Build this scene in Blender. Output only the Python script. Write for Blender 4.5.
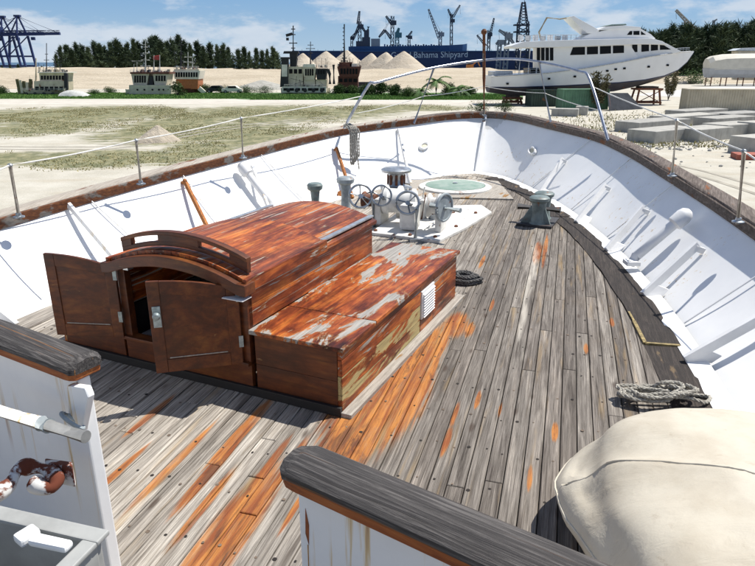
import bpy, bmesh, math, random
from mathutils import Vector, Matrix, noise as mnoise
rnd = random.Random(7)
R = math.radians
scene = bpy.context.scene
for o in list(bpy.data.objects): bpy.data.objects.remove(o)
col = scene.collection

# ------------------------------------------------------------ camera
F_PX, CX, CY, PITCH, EYE = 635.0, 377.5, 283.0, R(19.2), 6.0
cd = bpy.data.cameras.new('camera'); cam = bpy.data.objects.new('camera', cd); col.objects.link(cam)
cd.sensor_width = 36.0; cd.lens = 36.0 * F_PX / 755.0; cd.clip_start = 0.05; cd.clip_end = 20000
cam.location = (0, 0, EYE); cam.rotation_euler = (R(90) - PITCH, 0, 0)
scene.camera = cam

# ------------------------------------------------------------ world, sun, exposure
SUN_AZ, SUN_EL = R(63), R(60)          # azimuth measured from +Y towards +X
world = bpy.data.worlds.new('World'); scene.world = world; world.use_nodes = True
wn, wl = world.node_tree.nodes, world.node_tree.links
wn.clear()
w_out = wn.new('ShaderNodeOutputWorld'); w_bg = wn.new('ShaderNodeBackground'); w_bg.inputs[1].default_value = 0.08
sky = wn.new('ShaderNodeTexSky'); sky.sky_type = 'NISHITA'; sky.sun_disc = False
sky.sun_elevation = SUN_EL; sky.sun_rotation = SUN_AZ; sky.air_density = 1.0; sky.dust_density = 0.3; sky.ozone_density = 3.0
tc = wn.new('ShaderNodeTexCoord')
mp = wn.new('ShaderNodeMapping'); mp.inputs['Scale'].default_value = (6.5, 6.5, 19.0); mp.inputs['Location'].default_value = (1.3, 0.2, 0.4)
nz = wn.new('ShaderNodeTexNoise'); nz.inputs['Scale'].default_value = 1.0; nz.inputs['Detail'].default_value = 9; nz.inputs['Roughness'].default_value = 0.6
rp = wn.new('ShaderNodeMapRange'); rp.inputs[1].default_value = 0.46; rp.inputs[2].default_value = 0.60; rp.interpolation_type = 'SMOOTHSTEP'
nz2 = wn.new('ShaderNodeTexNoise'); nz2.inputs['Scale'].default_value = 2.6; nz2.inputs['Detail'].default_value = 6
tint = wn.new('ShaderNodeMix'); tint.data_type = 'RGBA'; tint.blend_type = 'MULTIPLY'; tint.inputs[0].default_value = 1.0
tint.inputs[7].default_value = (0.60, 0.78, 1.0, 1)
cl = wn.new('ShaderNodeMix'); cl.data_type = 'RGBA'
clr = wn.new('ShaderNodeMix'); clr.data_type = 'RGBA'; clr.inputs[6].default_value = (5.3, 6.2, 7.4, 1); clr.inputs[7].default_value = (7.6, 8.0, 8.5, 1)
fm = wn.new('ShaderNodeMath'); fm.operation = 'MULTIPLY'; fm.inputs[1].default_value = 0.8
wl.new(tc.outputs['Generated'], mp.inputs[0]); wl.new(mp.outputs[0], nz.inputs[0]); wl.new(mp.outputs[0], nz2.inputs[0])
wl.new(nz.outputs[0], rp.inputs[0]); wl.new(rp.outputs[0], fm.inputs[0]); wl.new(fm.outputs[0], cl.inputs[0])
wl.new(sky.outputs[0], tint.inputs[6])
sz = wn.new('ShaderNodeSeparateXYZ'); wl.new(tc.outputs['Generated'], sz.inputs[0])
hz = wn.new('ShaderNodeMapRange'); hz.interpolation_type = 'SMOOTHSTEP'; hz.inputs[1].default_value = 0.0; hz.inputs[2].default_value = 0.22; hz.inputs[3].default_value = 0.92; hz.inputs[4].default_value = 0.0
wl.new(sz.outputs[2], hz.inputs[0])
hzc = wn.new('ShaderNodeMapRange'); hzc.inputs[1].default_value = 0.0; hzc.inputs[2].default_value = 0.11
wl.new(sz.outputs[2], hzc.inputs[0])
hcol = wn.new('ShaderNodeMix'); hcol.data_type = 'RGBA'; hcol.inputs[6].default_value = (4.3, 5.8, 7.2, 1); hcol.inputs[7].default_value = (1.8, 3.7, 6.7, 1); wl.new(hzc.outputs[0], hcol.inputs[0])
hmix = wn.new('ShaderNodeMix'); hmix.data_type = 'RGBA'; wl.new(hz.outputs[0], hmix.inputs[0]); wl.new(tint.outputs[2], hmix.inputs[6]); wl.new(hcol.outputs[2], hmix.inputs[7])
wl.new(hmix.outputs[2], cl.inputs[6])
wl.new(nz2.outputs[0], clr.inputs[0]); wl.new(clr.outputs[2], cl.inputs[7])
wl.new(cl.outputs[2], w_bg.inputs[0]); wl.new(w_bg.outputs[0], w_out.inputs[0])
sd = bpy.data.lights.new('sun', 'SUN'); sd.energy = 5.0; sd.angle = R(0.5); sd.color = (1.0, 0.955, 0.88)
sun = bpy.data.objects.new('sun', sd); col.objects.link(sun)
to_sun = Vector((math.sin(SUN_AZ) * math.cos(SUN_EL), math.cos(SUN_AZ) * math.cos(SUN_EL), math.sin(SUN_EL)))
sun.rotation_euler = (-to_sun).to_track_quat('-Z', 'Y').to_euler(); sun.location = (20, 10, 40)
vs = scene.view_settings
vs.view_transform = 'Standard'; vs.look = 'None'; vs.gamma = 1.0; vs.use_curve_mapping = False; vs.exposure = 0.38

# ------------------------------------------------------------ pixel helpers (photograph pixels, 755 x 566)
def ray(px, py):
    x, y = (px - CX) / F_PX, (CY - py) / F_PX
    c, s = math.cos(PITCH), math.sin(PITCH)
    return Vector((x, c + s * y, -s + c * y))
def at_z(px, py, z):
    d = ray(px, py); return Vector((0, 0, EYE)) + d * ((z - EYE) / d.z)
def at_y(px, py, Y):
    d = ray(px, py); return Vector((0, 0, EYE)) + d * (Y / d.y)
def at_depth_x(px, Y):
    return at_y(px, 62, Y).x
def smooth_curve(pts, n=8):
    out = []
    P = [Vector(p) for p in pts]
    for i in range(len(P) - 1):
        p0, p1, p2, p3 = P[max(i - 1, 0)], P[i], P[i + 1], P[min(i + 2, len(P) - 1)]
        for k in range(n):
            t = k / n
            out.append(0.5 * ((2 * p1) + (p2 - p0) * t + (2 * p0 - 5 * p1 + 4 * p2 - p3) * t * t + (-p0 + 3 * p1 - 3 * p2 + p3) * t ** 3))
    out.append(P[-1]); return out
def lerp_tab(tab, x):
    if x <= tab[0][0]: return tab[0][1]
    for (a, b), (c, d) in zip(tab, tab[1:]):
        if x <= c: return b + (d - b) * (x - a) / (c - a)
    return tab[-1][1]

# ------------------------------------------------------------ object helpers
def tag(o, label, cat, group=None, kind=None):
    if label: o['label'] = label
    if cat: o['category'] = cat
    if group: o['group'] = group
    if kind: o['kind'] = kind
    return o
def thing(name, loc, label, cat, group=None):
    o = bpy.data.objects.new(name, None); o.empty_display_size = 0.2; o.location = loc; col.objects.link(o)
    return tag(o, label, cat, group)
def chain_loc(p):
    v = Vector((0, 0, 0))
    while p is not None: v += p.location; p = p.parent
    return v
def copy_tree(o, parent=None):
    c = o.copy(); col.objects.link(c); c.parent = parent
    for ch in list(o.children): copy_tree(ch, c)
    return c
def frame_axes(d):
    d = d.normalized(); up = Vector((0, 0, 1)) if abs(d.z) < 0.95 else Vector((1, 0, 0))
    a = d.cross(up).normalized(); return a, a.cross(d).normalized()
class MB:
    def __init__(s): s.v = []; s.f = []
    def add(s, vs_, fs):
        b = len(s.v); s.v += [Vector(p) for p in vs_]; s.f += [tuple(i + b for i in f) for f in fs]; return s
    def hexa(s, p):        # 8 points: bottom 4 then top 4
        return s.add(p, [(3, 2, 1, 0), (4, 5, 6, 7), (0, 1, 5, 4), (1, 2, 6, 5), (2, 3, 7, 6), (3, 0, 4, 7)])
    def box(s, c, d, rz=0.0):
        c = Vector(c); x, y, z = d[0] / 2, d[1] / 2, d[2] / 2
        ca, sa = math.cos(rz), math.sin(rz)
        return s.hexa([c + Vector((a * ca - b * sa, a * sa + b * ca, h)) for h in (-z, z) for a, b in ((-x, -y), (x, -y), (x, y), (-x, y))])
    def beam(s, p0, p1, w, h, up=None):
        p0, p1 = Vector(p0), Vector(p1); a, b = frame_axes(p1 - p0)
        if up is not None:
            a = (p1 - p0).cross(Vector(up)).normalized(); b = a.cross(p1 - p0).normalized()
        q = [a * (-w / 2) + b * (-h / 2), a * (w / 2) + b * (-h / 2), a * (w / 2) + b * (h / 2), a * (-w / 2) + b * (h / 2)]
        return s.hexa([p0 + k for k in q] + [p1 + k for k in q])
    def tube(s, pts, r, n=8, cap=True, closed=False):
        pts = [Vector(p) for p in pts]; m = len(pts); rs = r if isinstance(r, (list, tuple)) else [r] * m
        b = len(s.v); ref = None
        for i, p in enumerate(pts):
            if closed: t = pts[(i + 1) % m] - pts[i - 1]
            else: t = pts[min(i + 1, m - 1)] - pts[max(i - 1, 0)]
            t = t.normalized() if t.length > 1e-9 else Vector((0, 0, 1))
            if ref is None: a, c = frame_axes(t)
            else:
                a = ref - t * ref.dot(t)
                a = a.normalized() if a.length > 1e-6 else frame_axes(t)[0]
                c = t.cross(a)
            ref = a
            for k in range(n):
                an = 2 * math.pi * k / n; s.v.append(p + a * (math.cos(an) * rs[i]) + c * (math.sin(an) * rs[i]))
        for i in range(m if closed else m - 1):
            j = (i + 1) % m
            for k in range(n):
                k2 = (k + 1) % n; s.f.append((b + i * n + k, b + i * n + k2, b + j * n + k2, b + j * n + k))
        if cap and not closed:
            s.f.append(tuple(b + k for k in reversed(range(n)))); s.f.append(tuple(b + (m - 1) * n + k for k in range(n)))
        return s
    def lathe(s, prof, base=(0, 0, 0), axis=(0, 0, 1), n=20):   # prof: (r, h)
        base = Vector(base); ax = Vector(axis).normalized(); a, c = frame_axes(ax); b = len(s.v)
        for r_, h in prof:
            for k in range(n):
                an = 2 * math.pi * k / n; s.v.append(base + ax * h + (a * math.cos(an) + c * math.sin(an)) * max(r_, 1e-4))
        for i in range(len(prof) - 1):
            for k in range(n):
                k2 = (k + 1) % n; s.f.append((b + i * n + k, b + i * n + k2, b + (i + 1) * n + k2, b + (i + 1) * n + k))
        s.f.append(tuple(b + k for k in reversed(range(n)))); s.f.append(tuple(b + (len(prof) - 1) * n + k for k in range(n)))
        return s
    def prism(s, poly, ext):
        poly = [Vector(p) for p in poly]; e = Vector(ext); n = len(poly)
        return s.add(poly + [p + e for p in poly], [tuple(reversed(range(n))), tuple(range(n, 2 * n))] + [(i, (i + 1) % n, n + (i + 1) % n, n + i) for i in range(n)])
    def loft(s, rings, closed=True, caps=True):
        b = len(s.v); n = len(rings[0])
        for r_ in rings: s.v += [Vector(p) for p in r_]
        for i in range(len(rings) - 1):
            for k in range(n if closed else n - 1):
                k2 = (k + 1) % n; s.f.append((b + i * n + k, b + i * n + k2, b + (i + 1) * n + k2, b + (i + 1) * n + k))
        if caps and closed:
            s.f.append(tuple(b + k for k in reversed(range(n)))); s.f.append(tuple(b + (len(rings) - 1) * n + k for k in range(n)))
        return s
    def build(s, name, mat, parent=None, smooth=False, bevel=0.0, origin=None, auto=None):
        off = chain_loc(parent) if parent is not None else Vector(origin if origin is not None else (0, 0, 0))
        me = bpy.data.meshes.new(name)
        me.from_pydata([tuple(p - off) for p in s.v], [], s.f)
        bm = bmesh.new(); bm.from_mesh(me)
        bmesh.ops.recalc_face_normals(bm, faces=bm.faces)
        if bevel > 0:
            es = [e for e in bm.edges if len(e.link_faces) == 2 and e.calc_face_angle(0) > 0.5]
            bmesh.ops.bevel(bm, geom=es, offset=bevel, segments=2, affect='EDGES', profile=0.6, clamp_overlap=True)
        for f in bm.faces: f.smooth = smooth
        if smooth:
            for e in bm.edges:
                if len(e.link_faces) == 2 and e.calc_face_angle(0) > (auto or 0.7): e.smooth = False
        bm.to_mesh(me); bm.free(); me.update()
        if mat is not None: me.materials.append(mat)
        o = bpy.data.objects.new(name, me); col.objects.link(o)
        if parent is not None: o.parent = parent
        else: o.location = off
        return o

# ------------------------------------------------------------ materials
class NT:
    def __init__(s, name):
        s.m = bpy.data.materials.new(name); s.m.use_nodes = True; s.t = s.m.node_tree; s.n = s.t.nodes
        s.bsdf = s.n['Principled BSDF']; s.pos = s.n.new('ShaderNodeNewGeometry').outputs['Position']; s.oi = None
    def L(s, a, b): s.t.links.new(a, b)
    def map(s, vec=None, loc=(0, 0, 0), rz=0.0, scale=(1, 1, 1)):
        m = s.n.new('ShaderNodeMapping'); m.vector_type = 'TEXTURE'; m.inputs[1].default_value = loc; m.inputs[2].default_value = (0, 0, rz)
        m.inputs[3].default_value = scale; s.L(vec if vec is not None else s.pos, m.inputs[0]); return m.outputs[0]
    def obj(s): return s.n.new('ShaderNodeTexCoord').outputs['Object']
    def noise(s, vec, scale=1.0, det=5, rough=0.55, dist=0.0, off=None):
        if off is not None:
            a = s.n.new('ShaderNodeVectorMath'); a.operation = 'ADD'; s.L(vec, a.inputs[0])
            if isinstance(off, tuple): a.inputs[1].default_value = off
            else: s.L(off, a.inputs[1])
            vec = a.outputs[0]
        t = s.n.new('ShaderNodeTexNoise'); t.inputs['Scale'].default_value = scale; t.inputs['Detail'].default_value = det
        t.inputs['Roughness'].default_value = rough; t.inputs['Distortion'].default_value = dist; s.L(vec, t.inputs['Vector']); return t.outputs[0]
    def vor(s, vec, scale=1.0, feat='F1'):
        t = s.n.new('ShaderNodeTexVoronoi'); t.inputs['Scale'].default_value = scale; t.feature = feat; s.L(vec, t.inputs['Vector']); return t.outputs[0]
    def math(s, op, a, b=None, c=None):
        m = s.n.new('ShaderNodeMath'); m.operation = op
        for i, x in enumerate((a, b, c)):
            if x is None: continue
            if isinstance(x, (int, float)): m.inputs[i].default_value = x
            else: s.L(x, m.inputs[i])
        return m.outputs[0]
    def rng(s, v, a, b, c=0.0, d=1.0, smooth=True):
        m = s.n.new('ShaderNodeMapRange'); m.interpolation_type = 'SMOOTHSTEP' if smooth else 'LINEAR'
        for i, x in enumerate((a, b, c, d)): m.inputs[i + 1].default_value = x
        s.L(v, m.inputs[0]); return m.outputs[0]
    def mix(s, f, a, b, mode='MIX'):
        m = s.n.new('ShaderNodeMix'); m.data_type = 'RGBA'; m.blend_type = mode
        for i, x in ((0, f), (6, a), (7, b)):
            if isinstance(x, (int, float)): m.inputs[i].default_value = x
            elif isinstance(x, tuple): m.inputs[i].default_value = x if len(x) == 4 else x + (1,)
            else: s.L(x, m.inputs[i])
        return m.outputs[2]
    def ramp(s, v, stops):
        r_ = s.n.new('ShaderNodeValToRGB'); e = r_.color_ramp.elements
        while len(e) < len(stops): e.new(0.5)
        for el, (p, c) in zip(e, stops): el.position = p; el.color = c + (1,)
        s.L(v, r_.inputs[0]); return r_.outputs[0]
    def sep(s, v):
        x = s.n.new('ShaderNodeSeparateXYZ'); s.L(v, x.inputs[0]); return x.outputs
    def comb(s, x, y, z):
        c = s.n.new('ShaderNodeCombineXYZ')
        for i, a in enumerate((x, y, z)):
            if isinstance(a, (int, float)): c.inputs[i].default_value = a
            else: s.L(a, c.inputs[i])
        return c.outputs[0]
    def rand(s):
        if s.oi is None: s.oi = s.n.new('ShaderNodeObjectInfo').outputs['Random']
        return s.oi
    def ellipses(s, vec, lst):      # (x, y, rx, ry): 1 at centre, 0 at rim
        out = None
        for x, y, rx, ry in lst:
            d = s.map(vec, (x, y, 0), 0, (rx, ry, 1e6))
            l = s.n.new('ShaderNodeVectorMath'); l.operation = 'LENGTH'; s.L(d, l.inputs[0])
            e = s.rng(l.outputs['Value'], 1.0, 0.0, 0.0, 1.0, False)
            out = e if out is None else s.math('MAXIMUM', out, e)
        return out
    def done(s, color=None, rough=0.6, metal=0.0, bump=None, bs=0.3, bd=0.01, spec=0.5, coat=0.0):
        B = s.bsdf.inputs
        for k, x in (('Base Color', color), ('Roughness', rough), ('Metallic', metal), ('Specular IOR Level', spec), ('Coat Weight', coat)):
            if x is None: continue
            if isinstance(x, (int, float)): B[k].default_value = x
            elif isinstance(x, tuple): B[k].default_value = x if len(x) == 4 else x + (1,)
            else: s.L(x, B[k])
        if bump is not None:
            b = s.n.new('ShaderNodeBump'); b.inputs['Strength'].default_value = bs; b.inputs['Distance'].default_value = bd
            s.L(bump, b.inputs['Height']); s.L(b.outputs[0], B['Normal'])
        return s.m
def plain(name, c, rough=0.6, metal=0.0, var=0.25, scale=3.0, c2=None, rust=0.0, rustc=(0.22, 0.07, 0.02), rscale=1.5, bs=0.15, bd=0.01, coat=0.0, objrand=0.0):
    t = NT(name); n = t.noise(t.pos, scale, 6, 0.6)
    d = tuple(x * (1 - var) for x in c) if c2 is None else c2
    k = t.mix(t.rng(n, 0.35, 0.68), c, d)
    if objrand: k = t.mix(1.0, k, t.ramp(t.rand(), [(0, (1 - objrand,) * 3), (1, (1 + objrand,) * 3)]), 'MULTIPLY')
    ro = rough
    if rust > 0:
        a = t.rng(t.noise(t.pos, rscale, 8, 0.65, 0.3), 0.72 - rust * 0.3, 0.8 - rust * 0.3)
        k = t.mix(a, k, rustc)
    return t.done(k, ro, metal, n, bs, bd, coat=coat)

M = {}
M['wire'] = plain('wire', (0.72, 0.71, 0.66), 0.6)
M['steel'] = plain('stainless_tube', (0.42, 0.45, 0.52), 0.28, 0.9, 0.3, 9)
M['stanchion'] = plain('stanchion_steel', (0.50, 0.46, 0.40), 0.38, 0.85, 0.35, 14, rust=0.3, rustc=(0.25, 0.13, 0.06), rscale=12)
M['chrome'] = plain('galvanised', (0.42, 0.46, 0.50), 0.35, 0.7, 0.45, 7, rust=0.25, rscale=8)
M['grey_paint'] = plain('grey_paint', (0.36, 0.41, 0.43), 0.55, 0, 0.4, 7, rust=0.35, rscale=6)
M['green_paint'] = plain('grey_green_paint', (0.17, 0.22, 0.215), 0.5, 0, 0.4, 9, rust=0.45, rscale=7)
M['dark_iron'] = plain('dark_iron', (0.05, 0.05, 0.055), 0.6, 0.2, 0.4, 8, rust=0.4, rscale=5)
M['rusty'] = plain('rusty_iron', (0.20, 0.07, 0.03), 0.8, 0.0, 0.6, 9, c2=(0.05, 0.025, 0.02), bs=0.4)
M['black'] = plain('black_void', (0.012, 0.012, 0.014), 0.9)
M['lock'] = plain('lock_metal', (0.36, 0.42, 0.42), 0.4, 0.4, 0.4, 30)

# ============================================================ the ship we stand on
TH, AX, DECK = R(16.2), -1.9, 3.6
sT, cT = math.sin(TH), math.cos(TH)
def S(f, s, z=DECK): return Vector((f * sT + (s + AX) * cT, f * cT - (s + AX) * sT, z))
def inv_S(p): return (p.x * sT + p.y * cT, p.x * cT - p.y * sT - AX)     # (f, s)
S0 = S(0, 0, 0)
def rail_z(f): return 4.32 + 0.044 * (f - 5)
RAIL = smooth_curve([(16.0, 0, 0), (15.88, .42, 0), (15.4, .95, 0), (14.6, 1.45, 0), (13.7, 2.05, 0), (12.75, 2.58, 0), (11.3, 3.02, 0), (9.7, 3.36, 0), (7.7, 3.75, 0), (5.6, 4.05, 0), (3, 4.27, 0), (-2.5, 4.45, 0)], 6)
BASE = smooth_curve([(14.65, 0, 0), (14.5, .30, 0), (14.1, .72, 0), (13.3, 1.18, 0), (12.4, 1.6, 0), (11.3, 2.02, 0), (10.0, 2.42, 0), (8.7, 2.74, 0), (7.0, 3.04, 0), (5.4, 3.22, 0), (3, 3.36, 0), (-2.5, 3.45, 0)], 6)
def inset(curve, d):
    out = []
    for i, p in enumerate(curve):
        t = curve[min(i + 1, len(curve) - 1)] - curve[max(i - 1, 0)]
        n = Vector((-t.y, t.x, 0)).normalized()       # curve runs from bow aft on starboard: inboard normal
        q = p + n * (-d if n.y > 0 else d)
        if i == 0: q = Vector((p.x - d, 0, 0))
        out.append(q)
    return out
EDGE = inset(BASE, 0.13); MARG = inset(BASE, 0.45)
def half_at(curve, f):
    tab = sorted((p.x, p.y) for p in curve); return lerp_tab(tab, f)
def f_end(curve, s):
    tab = sorted((p.y, p.x) for p in curve); return lerp_tab(tab, s)
def at_f(curve, f):
    return half_at(curve, f)

# ---- materials of the ship
STAINS_PX = [   # pixel centre, half width m, half length m
    (392, 372, .34, 1.05), (418, 352, .22, .75), (455, 325, .12, .35), (372, 405, .30, .8), (352, 436, .2, .55), (405, 392, .2, .7), (440, 345, .07, .45), (360, 400, .10, .6), (345, 432, .12, .5), (425, 385, .05, .7), (400, 405, .10, .55),
    (232, 528, .13, .62), (212, 470, .04, .45), (176, 462, .035, .5), (120, 470, .03, .3), (258, 480, .03, .5), (243, 430, .05, .55), (285, 470, .03, .4), (205, 505, .03, .4),
    (447, 440, .025, .2), (470, 330, .04, .2), (482, 262, .025, .3), (492, 305, .02, .2), (555, 432, .022, .13), (586, 348, .022, .12), (612, 322, .024, .13), (538, 252, .06, .55),
    (455, 415, .02, .2), (478, 400, .02, .15), (545, 250, .03, .8), (500, 410, .012, .12), (530, 478, .016, .14), (150, 415, .03, .3), (300, 500, .02, .3)]
def mat_deck(name='deck_plank_wood', margin=False):
    t = NT(name); loc = t.map(None, tuple(S0), -TH)
    rv = t.math('MULTIPLY', t.rand(), 37.0); off = t.comb(rv, rv, 0.0)
    g1 = t.noise(t.map(loc, scale=(.010, .45, 1)), 1, 8, 0.72, 0.7, off)
    g2 = t.noise(t.map(loc, scale=(.045, .9, 1)), 1, 4, 0.6, 0.8, off)
    g3 = t.noise(loc, 1.1, 4)
    base = t.ramp(t.rand(), [(0, (.115, .100, .088)), (.2, (.185, .167, .148)), (.4, (.135, .118, .103)), (.6, (.22, .20, .178)), (.8, (.15, .131, .115)), (1, (.195, .174, .153))])
    sx = t.sep(loc)
    bleach = t.rng(t.math('ADD', sx[0], t.math('MULTIPLY', g3, 1.4)), 2.0, .65)
    base = t.mix(t.math('MULTIPLY', bleach, t.rng(t.rand(), 0, 1, .42, .80)), base, (.43, .40, .355))
    c = t.mix(1.0, base, t.ramp(g1, [(.30, (.20, .18, .165)), (.44, (.72, .70, .68)), (.58, (1.15, 1.14, 1.12)), (.70, (1.9, 1.88, 1.84))]), 'MULTIPLY')
    c = t.mix(1.0, c, t.ramp(g2, [(.3, (.45, .42, .40)), (.52, (1.0, 1.0, 1.0)), (.68, (1.35, 1.34, 1.32))]), 'MULTIPLY')
    # golden brown haze of old oil and the rust runs themselves
    ell = []
    for x, y, w, l in STAINS_PX:
        f, s_ = inv_S(at_z(x, y, DECK)); ell.append((s_, f, w * 1.25, l * 1.25))
    e = t.ellipses(loc, ell)
    st = t.noise(t.map(loc, scale=(.028, .85, 1)), 1, 7, 0.7, 0.6)
    m = t.math('ADD', t.math('MULTIPLY', e, 1.35), t.math('MULTIPLY', t.math('SUBTRACT', st, .5), 2.1))
    m = t.math('MULTIPLY', t.rng(m, .08, .60), t.rng(e, 0.0, .25))
    kn = t.vor(t.map(loc, scale=(.16, .55, 1)), 1.0)
    c = t.mix(t.math('MULTIPLY', t.rng(kn, .16, .05), .75), c, (.05, .032, .022))
    col_r = t.mix(t.rng(g2, .36, .66), (.22, .052, .011), (.46, .175, .030))
    col_r = t.mix(t.rng(g1, .30, .50), (.055, .022, .014), col_r)
    halo = t.rng(t.math('ADD', e, t.math('MULTIPLY', t.math('SUBTRACT', g3, .5), .6)), .0, .5)
    c = t.mix(t.math('MULTIPLY', halo, .38), c, (.27, .17, .065))
    dk = t.noise(t.map(loc, scale=(.10, .45, 1)), 1, 6, .65, .4, (7.7, 1.2, 0))
    col_r = t.mix(t.math('MULTIPLY', t.rng(dk, .50, .66), .8), col_r, (.075, .024, .012))
    c = t.mix(t.math('MULTIPLY', m, t.rng(dk, .30, .5, .55, .92)), c, col_r)
    tan = t.rng(t.noise(t.map(loc, scale=(.10, 1.5, 1)), 1, 4, 0.6, 0.4, off), .56, .74)
    c = t.mix(t.math('MULTIPLY', tan, .38), c, (.36, .235, .09))
    # spilt white paint run below the bitts
    wf, ws = inv_S(at_z(528, 300, DECK))
    wv = t.math('ADD', sx[0], t.math('MULTIPLY', t.noise(t.map(loc, scale=(.5, .9, 1)), 1, 2), .28))
    wm = t.math('MULTIPLY', t.rng(t.math('ABSOLUTE', t.math('SUBTRACT', wv, ws + .14)), .06, .0), t.rng(sx[1], wf - 2.1, wf - .6))
    wm = t.math('MULTIPLY', wm, t.rng(sx[1], wf + 2.4, wf + 1.9))
    c = t.mix(t.math('MULTIPLY', t.math('MULTIPLY', wm, t.rng(g2, .3, .6)), .6), c, (.55, .51, .44))
    return t.done(c, t.rng(g1, .3, .7, .85, .6), 0, t.math('ADD', g1, t.math('MULTIPLY', g2, .6)), .55, .006, spec=.3)
M['deck'] = mat_deck()
def mat_grey_wood(name, c0, c1, c2, amber=0.0, rz=-TH, ac=(.34, .11, .02), coat=0.0, sc=(.02, .35, .03)):
    t = NT(name); loc = t.map(None, tuple(S0), rz)
    g1 = t.noise(t.map(loc, scale=sc), 1, 7, 0.7, 0.4); g2 = t.noise(t.map(loc, scale=(sc[0] * 6, sc[1] * 1.6, sc[2] * 6)), 1, 5)
    c = t.ramp(g1, [(.25, c0), (.5, c1), (.75, c2)])
    if amber > 0: c = t.mix(t.rng(g2, .68 - amber * .3, .76 - amber * .3), c, t.mix(t.rng(g1, .3, .6), tuple(x * .4 for x in ac), ac))
    return t.done(c, .75, 0, g1, .8, .008, spec=.3, coat=coat)
M['cap_right'] = mat_grey_wood('rail_cap_weathered', (.03, .022, .018), (.11, .085, .07), (.25, .21, .18), .30, -TH - R(10), (.22, .075, .02))
M['cap_left'] = mat_grey_wood('rail_cap_bleached', (.20, .165, .13), (.36, .32, .27), (.50, .46, .40), .35, -TH + R(8), (.18, .06, .02))
M['cap_edge'] = mat_grey_wood('rail_edge_varnish', (.035, .014, .009), (.12, .042, .016), (.26, .10, .03), .55, -TH + R(8), (.20, .18, .16))
M['margin'] = mat_grey_wood('margin_board_rotten', (.010, .008, .007), (.026, .020, .017), (.075, .06, .05), .16, -TH, (.16, .11, .06))
M['caulk'] = plain('caulk', (.035, .032, .03), .9)
def mat_white(name, v=.80, streak=.5, scale=1.0, thr=0.0):
    t = NT(name); n = t.noise(t.pos, 2.2 * scale, 6, .6)
    c = t.mix(t.rng(n, .3, .75), (v, v, v * .985), (v * .93, v * .935, v * .93))
    vs_ = t.noise(t.map(None, scale=(.05, .05, 1.1)), 1, 5, .6); k = t.noise(t.pos, .75, 3, off=(3.1, 1.7, 0))
    st = t.math('MULTIPLY', t.rng(vs_, .60 - thr, .70 - thr), t.rng(k, .46 - thr, .60 - thr))
    c = t.mix(t.math('MULTIPLY', st, streak), c, t.mix(t.rng(vs_, .66 - thr, .76 - thr), (.60, .42, .16), (.30, .12, .03)))
    ch = t.rng(t.noise(t.pos, 6.5, 9, .7), .70, .735)
    c = t.mix(t.math('MULTIPLY', ch, streak * 1.2), c, (.30, .12, .04))
    return t.done(c, .38, 0, n, .08, .02, spec=.4)
M['white'] = mat_white('bulwark_white_paint', .86, .8)
M['white2'] = mat_white('chalky_white_paint', .78, .85, 2.0, .045)
M['white_clean'] = plain('white_paint', (.80, .80, .79), .4, 0, .1, 4)

ship = thing('ship', S(6, 0, 0), 'old white ship with weathered plank foredeck and flared white bulwarks', 'ship')

# ---- hull shell below the rail
hb = MB(); rings = []
lv = [(0.0, 0.0, 0.015), (1.0, 0.0, 0.03), (1.0, -.55, .02), (.93, -1.6, 0), (.70, -2.6, 0), (.10, -3.15, 0)]
full = [(p, q, 1) for p, q in zip(RAIL, BASE)] ; left = [(p, q, -1) for p, q in zip(RAIL[1:], BASE[1:])]
stations = list(reversed(left)) + full
for p, q, sg in stations:
    ring = [S(p.x, sg * (p.y + .02), rail_z(p.x) - .02), S((p.x + q.x) / 2 + .02, sg * ((p.y + q.y) / 2 + .04), (rail_z(p.x) + DECK) / 2 - .08), S(q.x + .1, sg * (q.y + .08), DECK - .06)]
    for w, dz, _ in lv[2:]:
        back = (1 - w) * 2.2 + (-dz) * .35
        ring.append(S(q.x + .1 - back * max(0, (q.x - 4) / 11), sg * (q.y + .06) * w, DECK + dz))
    rings.append(ring)
hb.loft(rings, closed=False, caps=False)
M['hull'] = plain('hull_white', (.74, .74, .72), .5, 0, .15, 2, rust=.12)
hull = hb.build('hull', M['hull'], ship, True)
kb = MB(); kb.beam(S(-2.3, 0, .32), S(11.5, 0, .32), .5, .62); kb.build('keel', M['dark_iron'], ship)
# ---- bulwark plating (inner face, with thickness), one piece each side
def bulwark(sg):
    b = MB(); rr = []
    for p, q in zip(RAIL, BASE):
        z1 = rail_z(p.x) - .035
        a, c = S(q.x, sg * q.y, DECK - .03), S(p.x, sg * p.y, z1)
        rr.append([a.lerp(c, k / 6) - Vector((0, 0, .04 * 4 * (k / 6) * (1 - k / 6))) for k in range(7)])
    b.loft(rr, closed=False, caps=False)
    # waterway strip
    ww = []
    for q, e in zip(BASE, inset(BASE, .17)):
        ww.append([S(q.x, sg * q.y, DECK + .03), S(e.x, sg * max(e.y, 0), DECK + .012), S(e.x, sg * max(e.y, 0), DECK - .05)])
    b.loft(ww, closed=False, caps=False)
    return b.build('bulwark', M['white'], ship, True)
bul = {1: bulwark(1), -1: bulwark(-1)}
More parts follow.
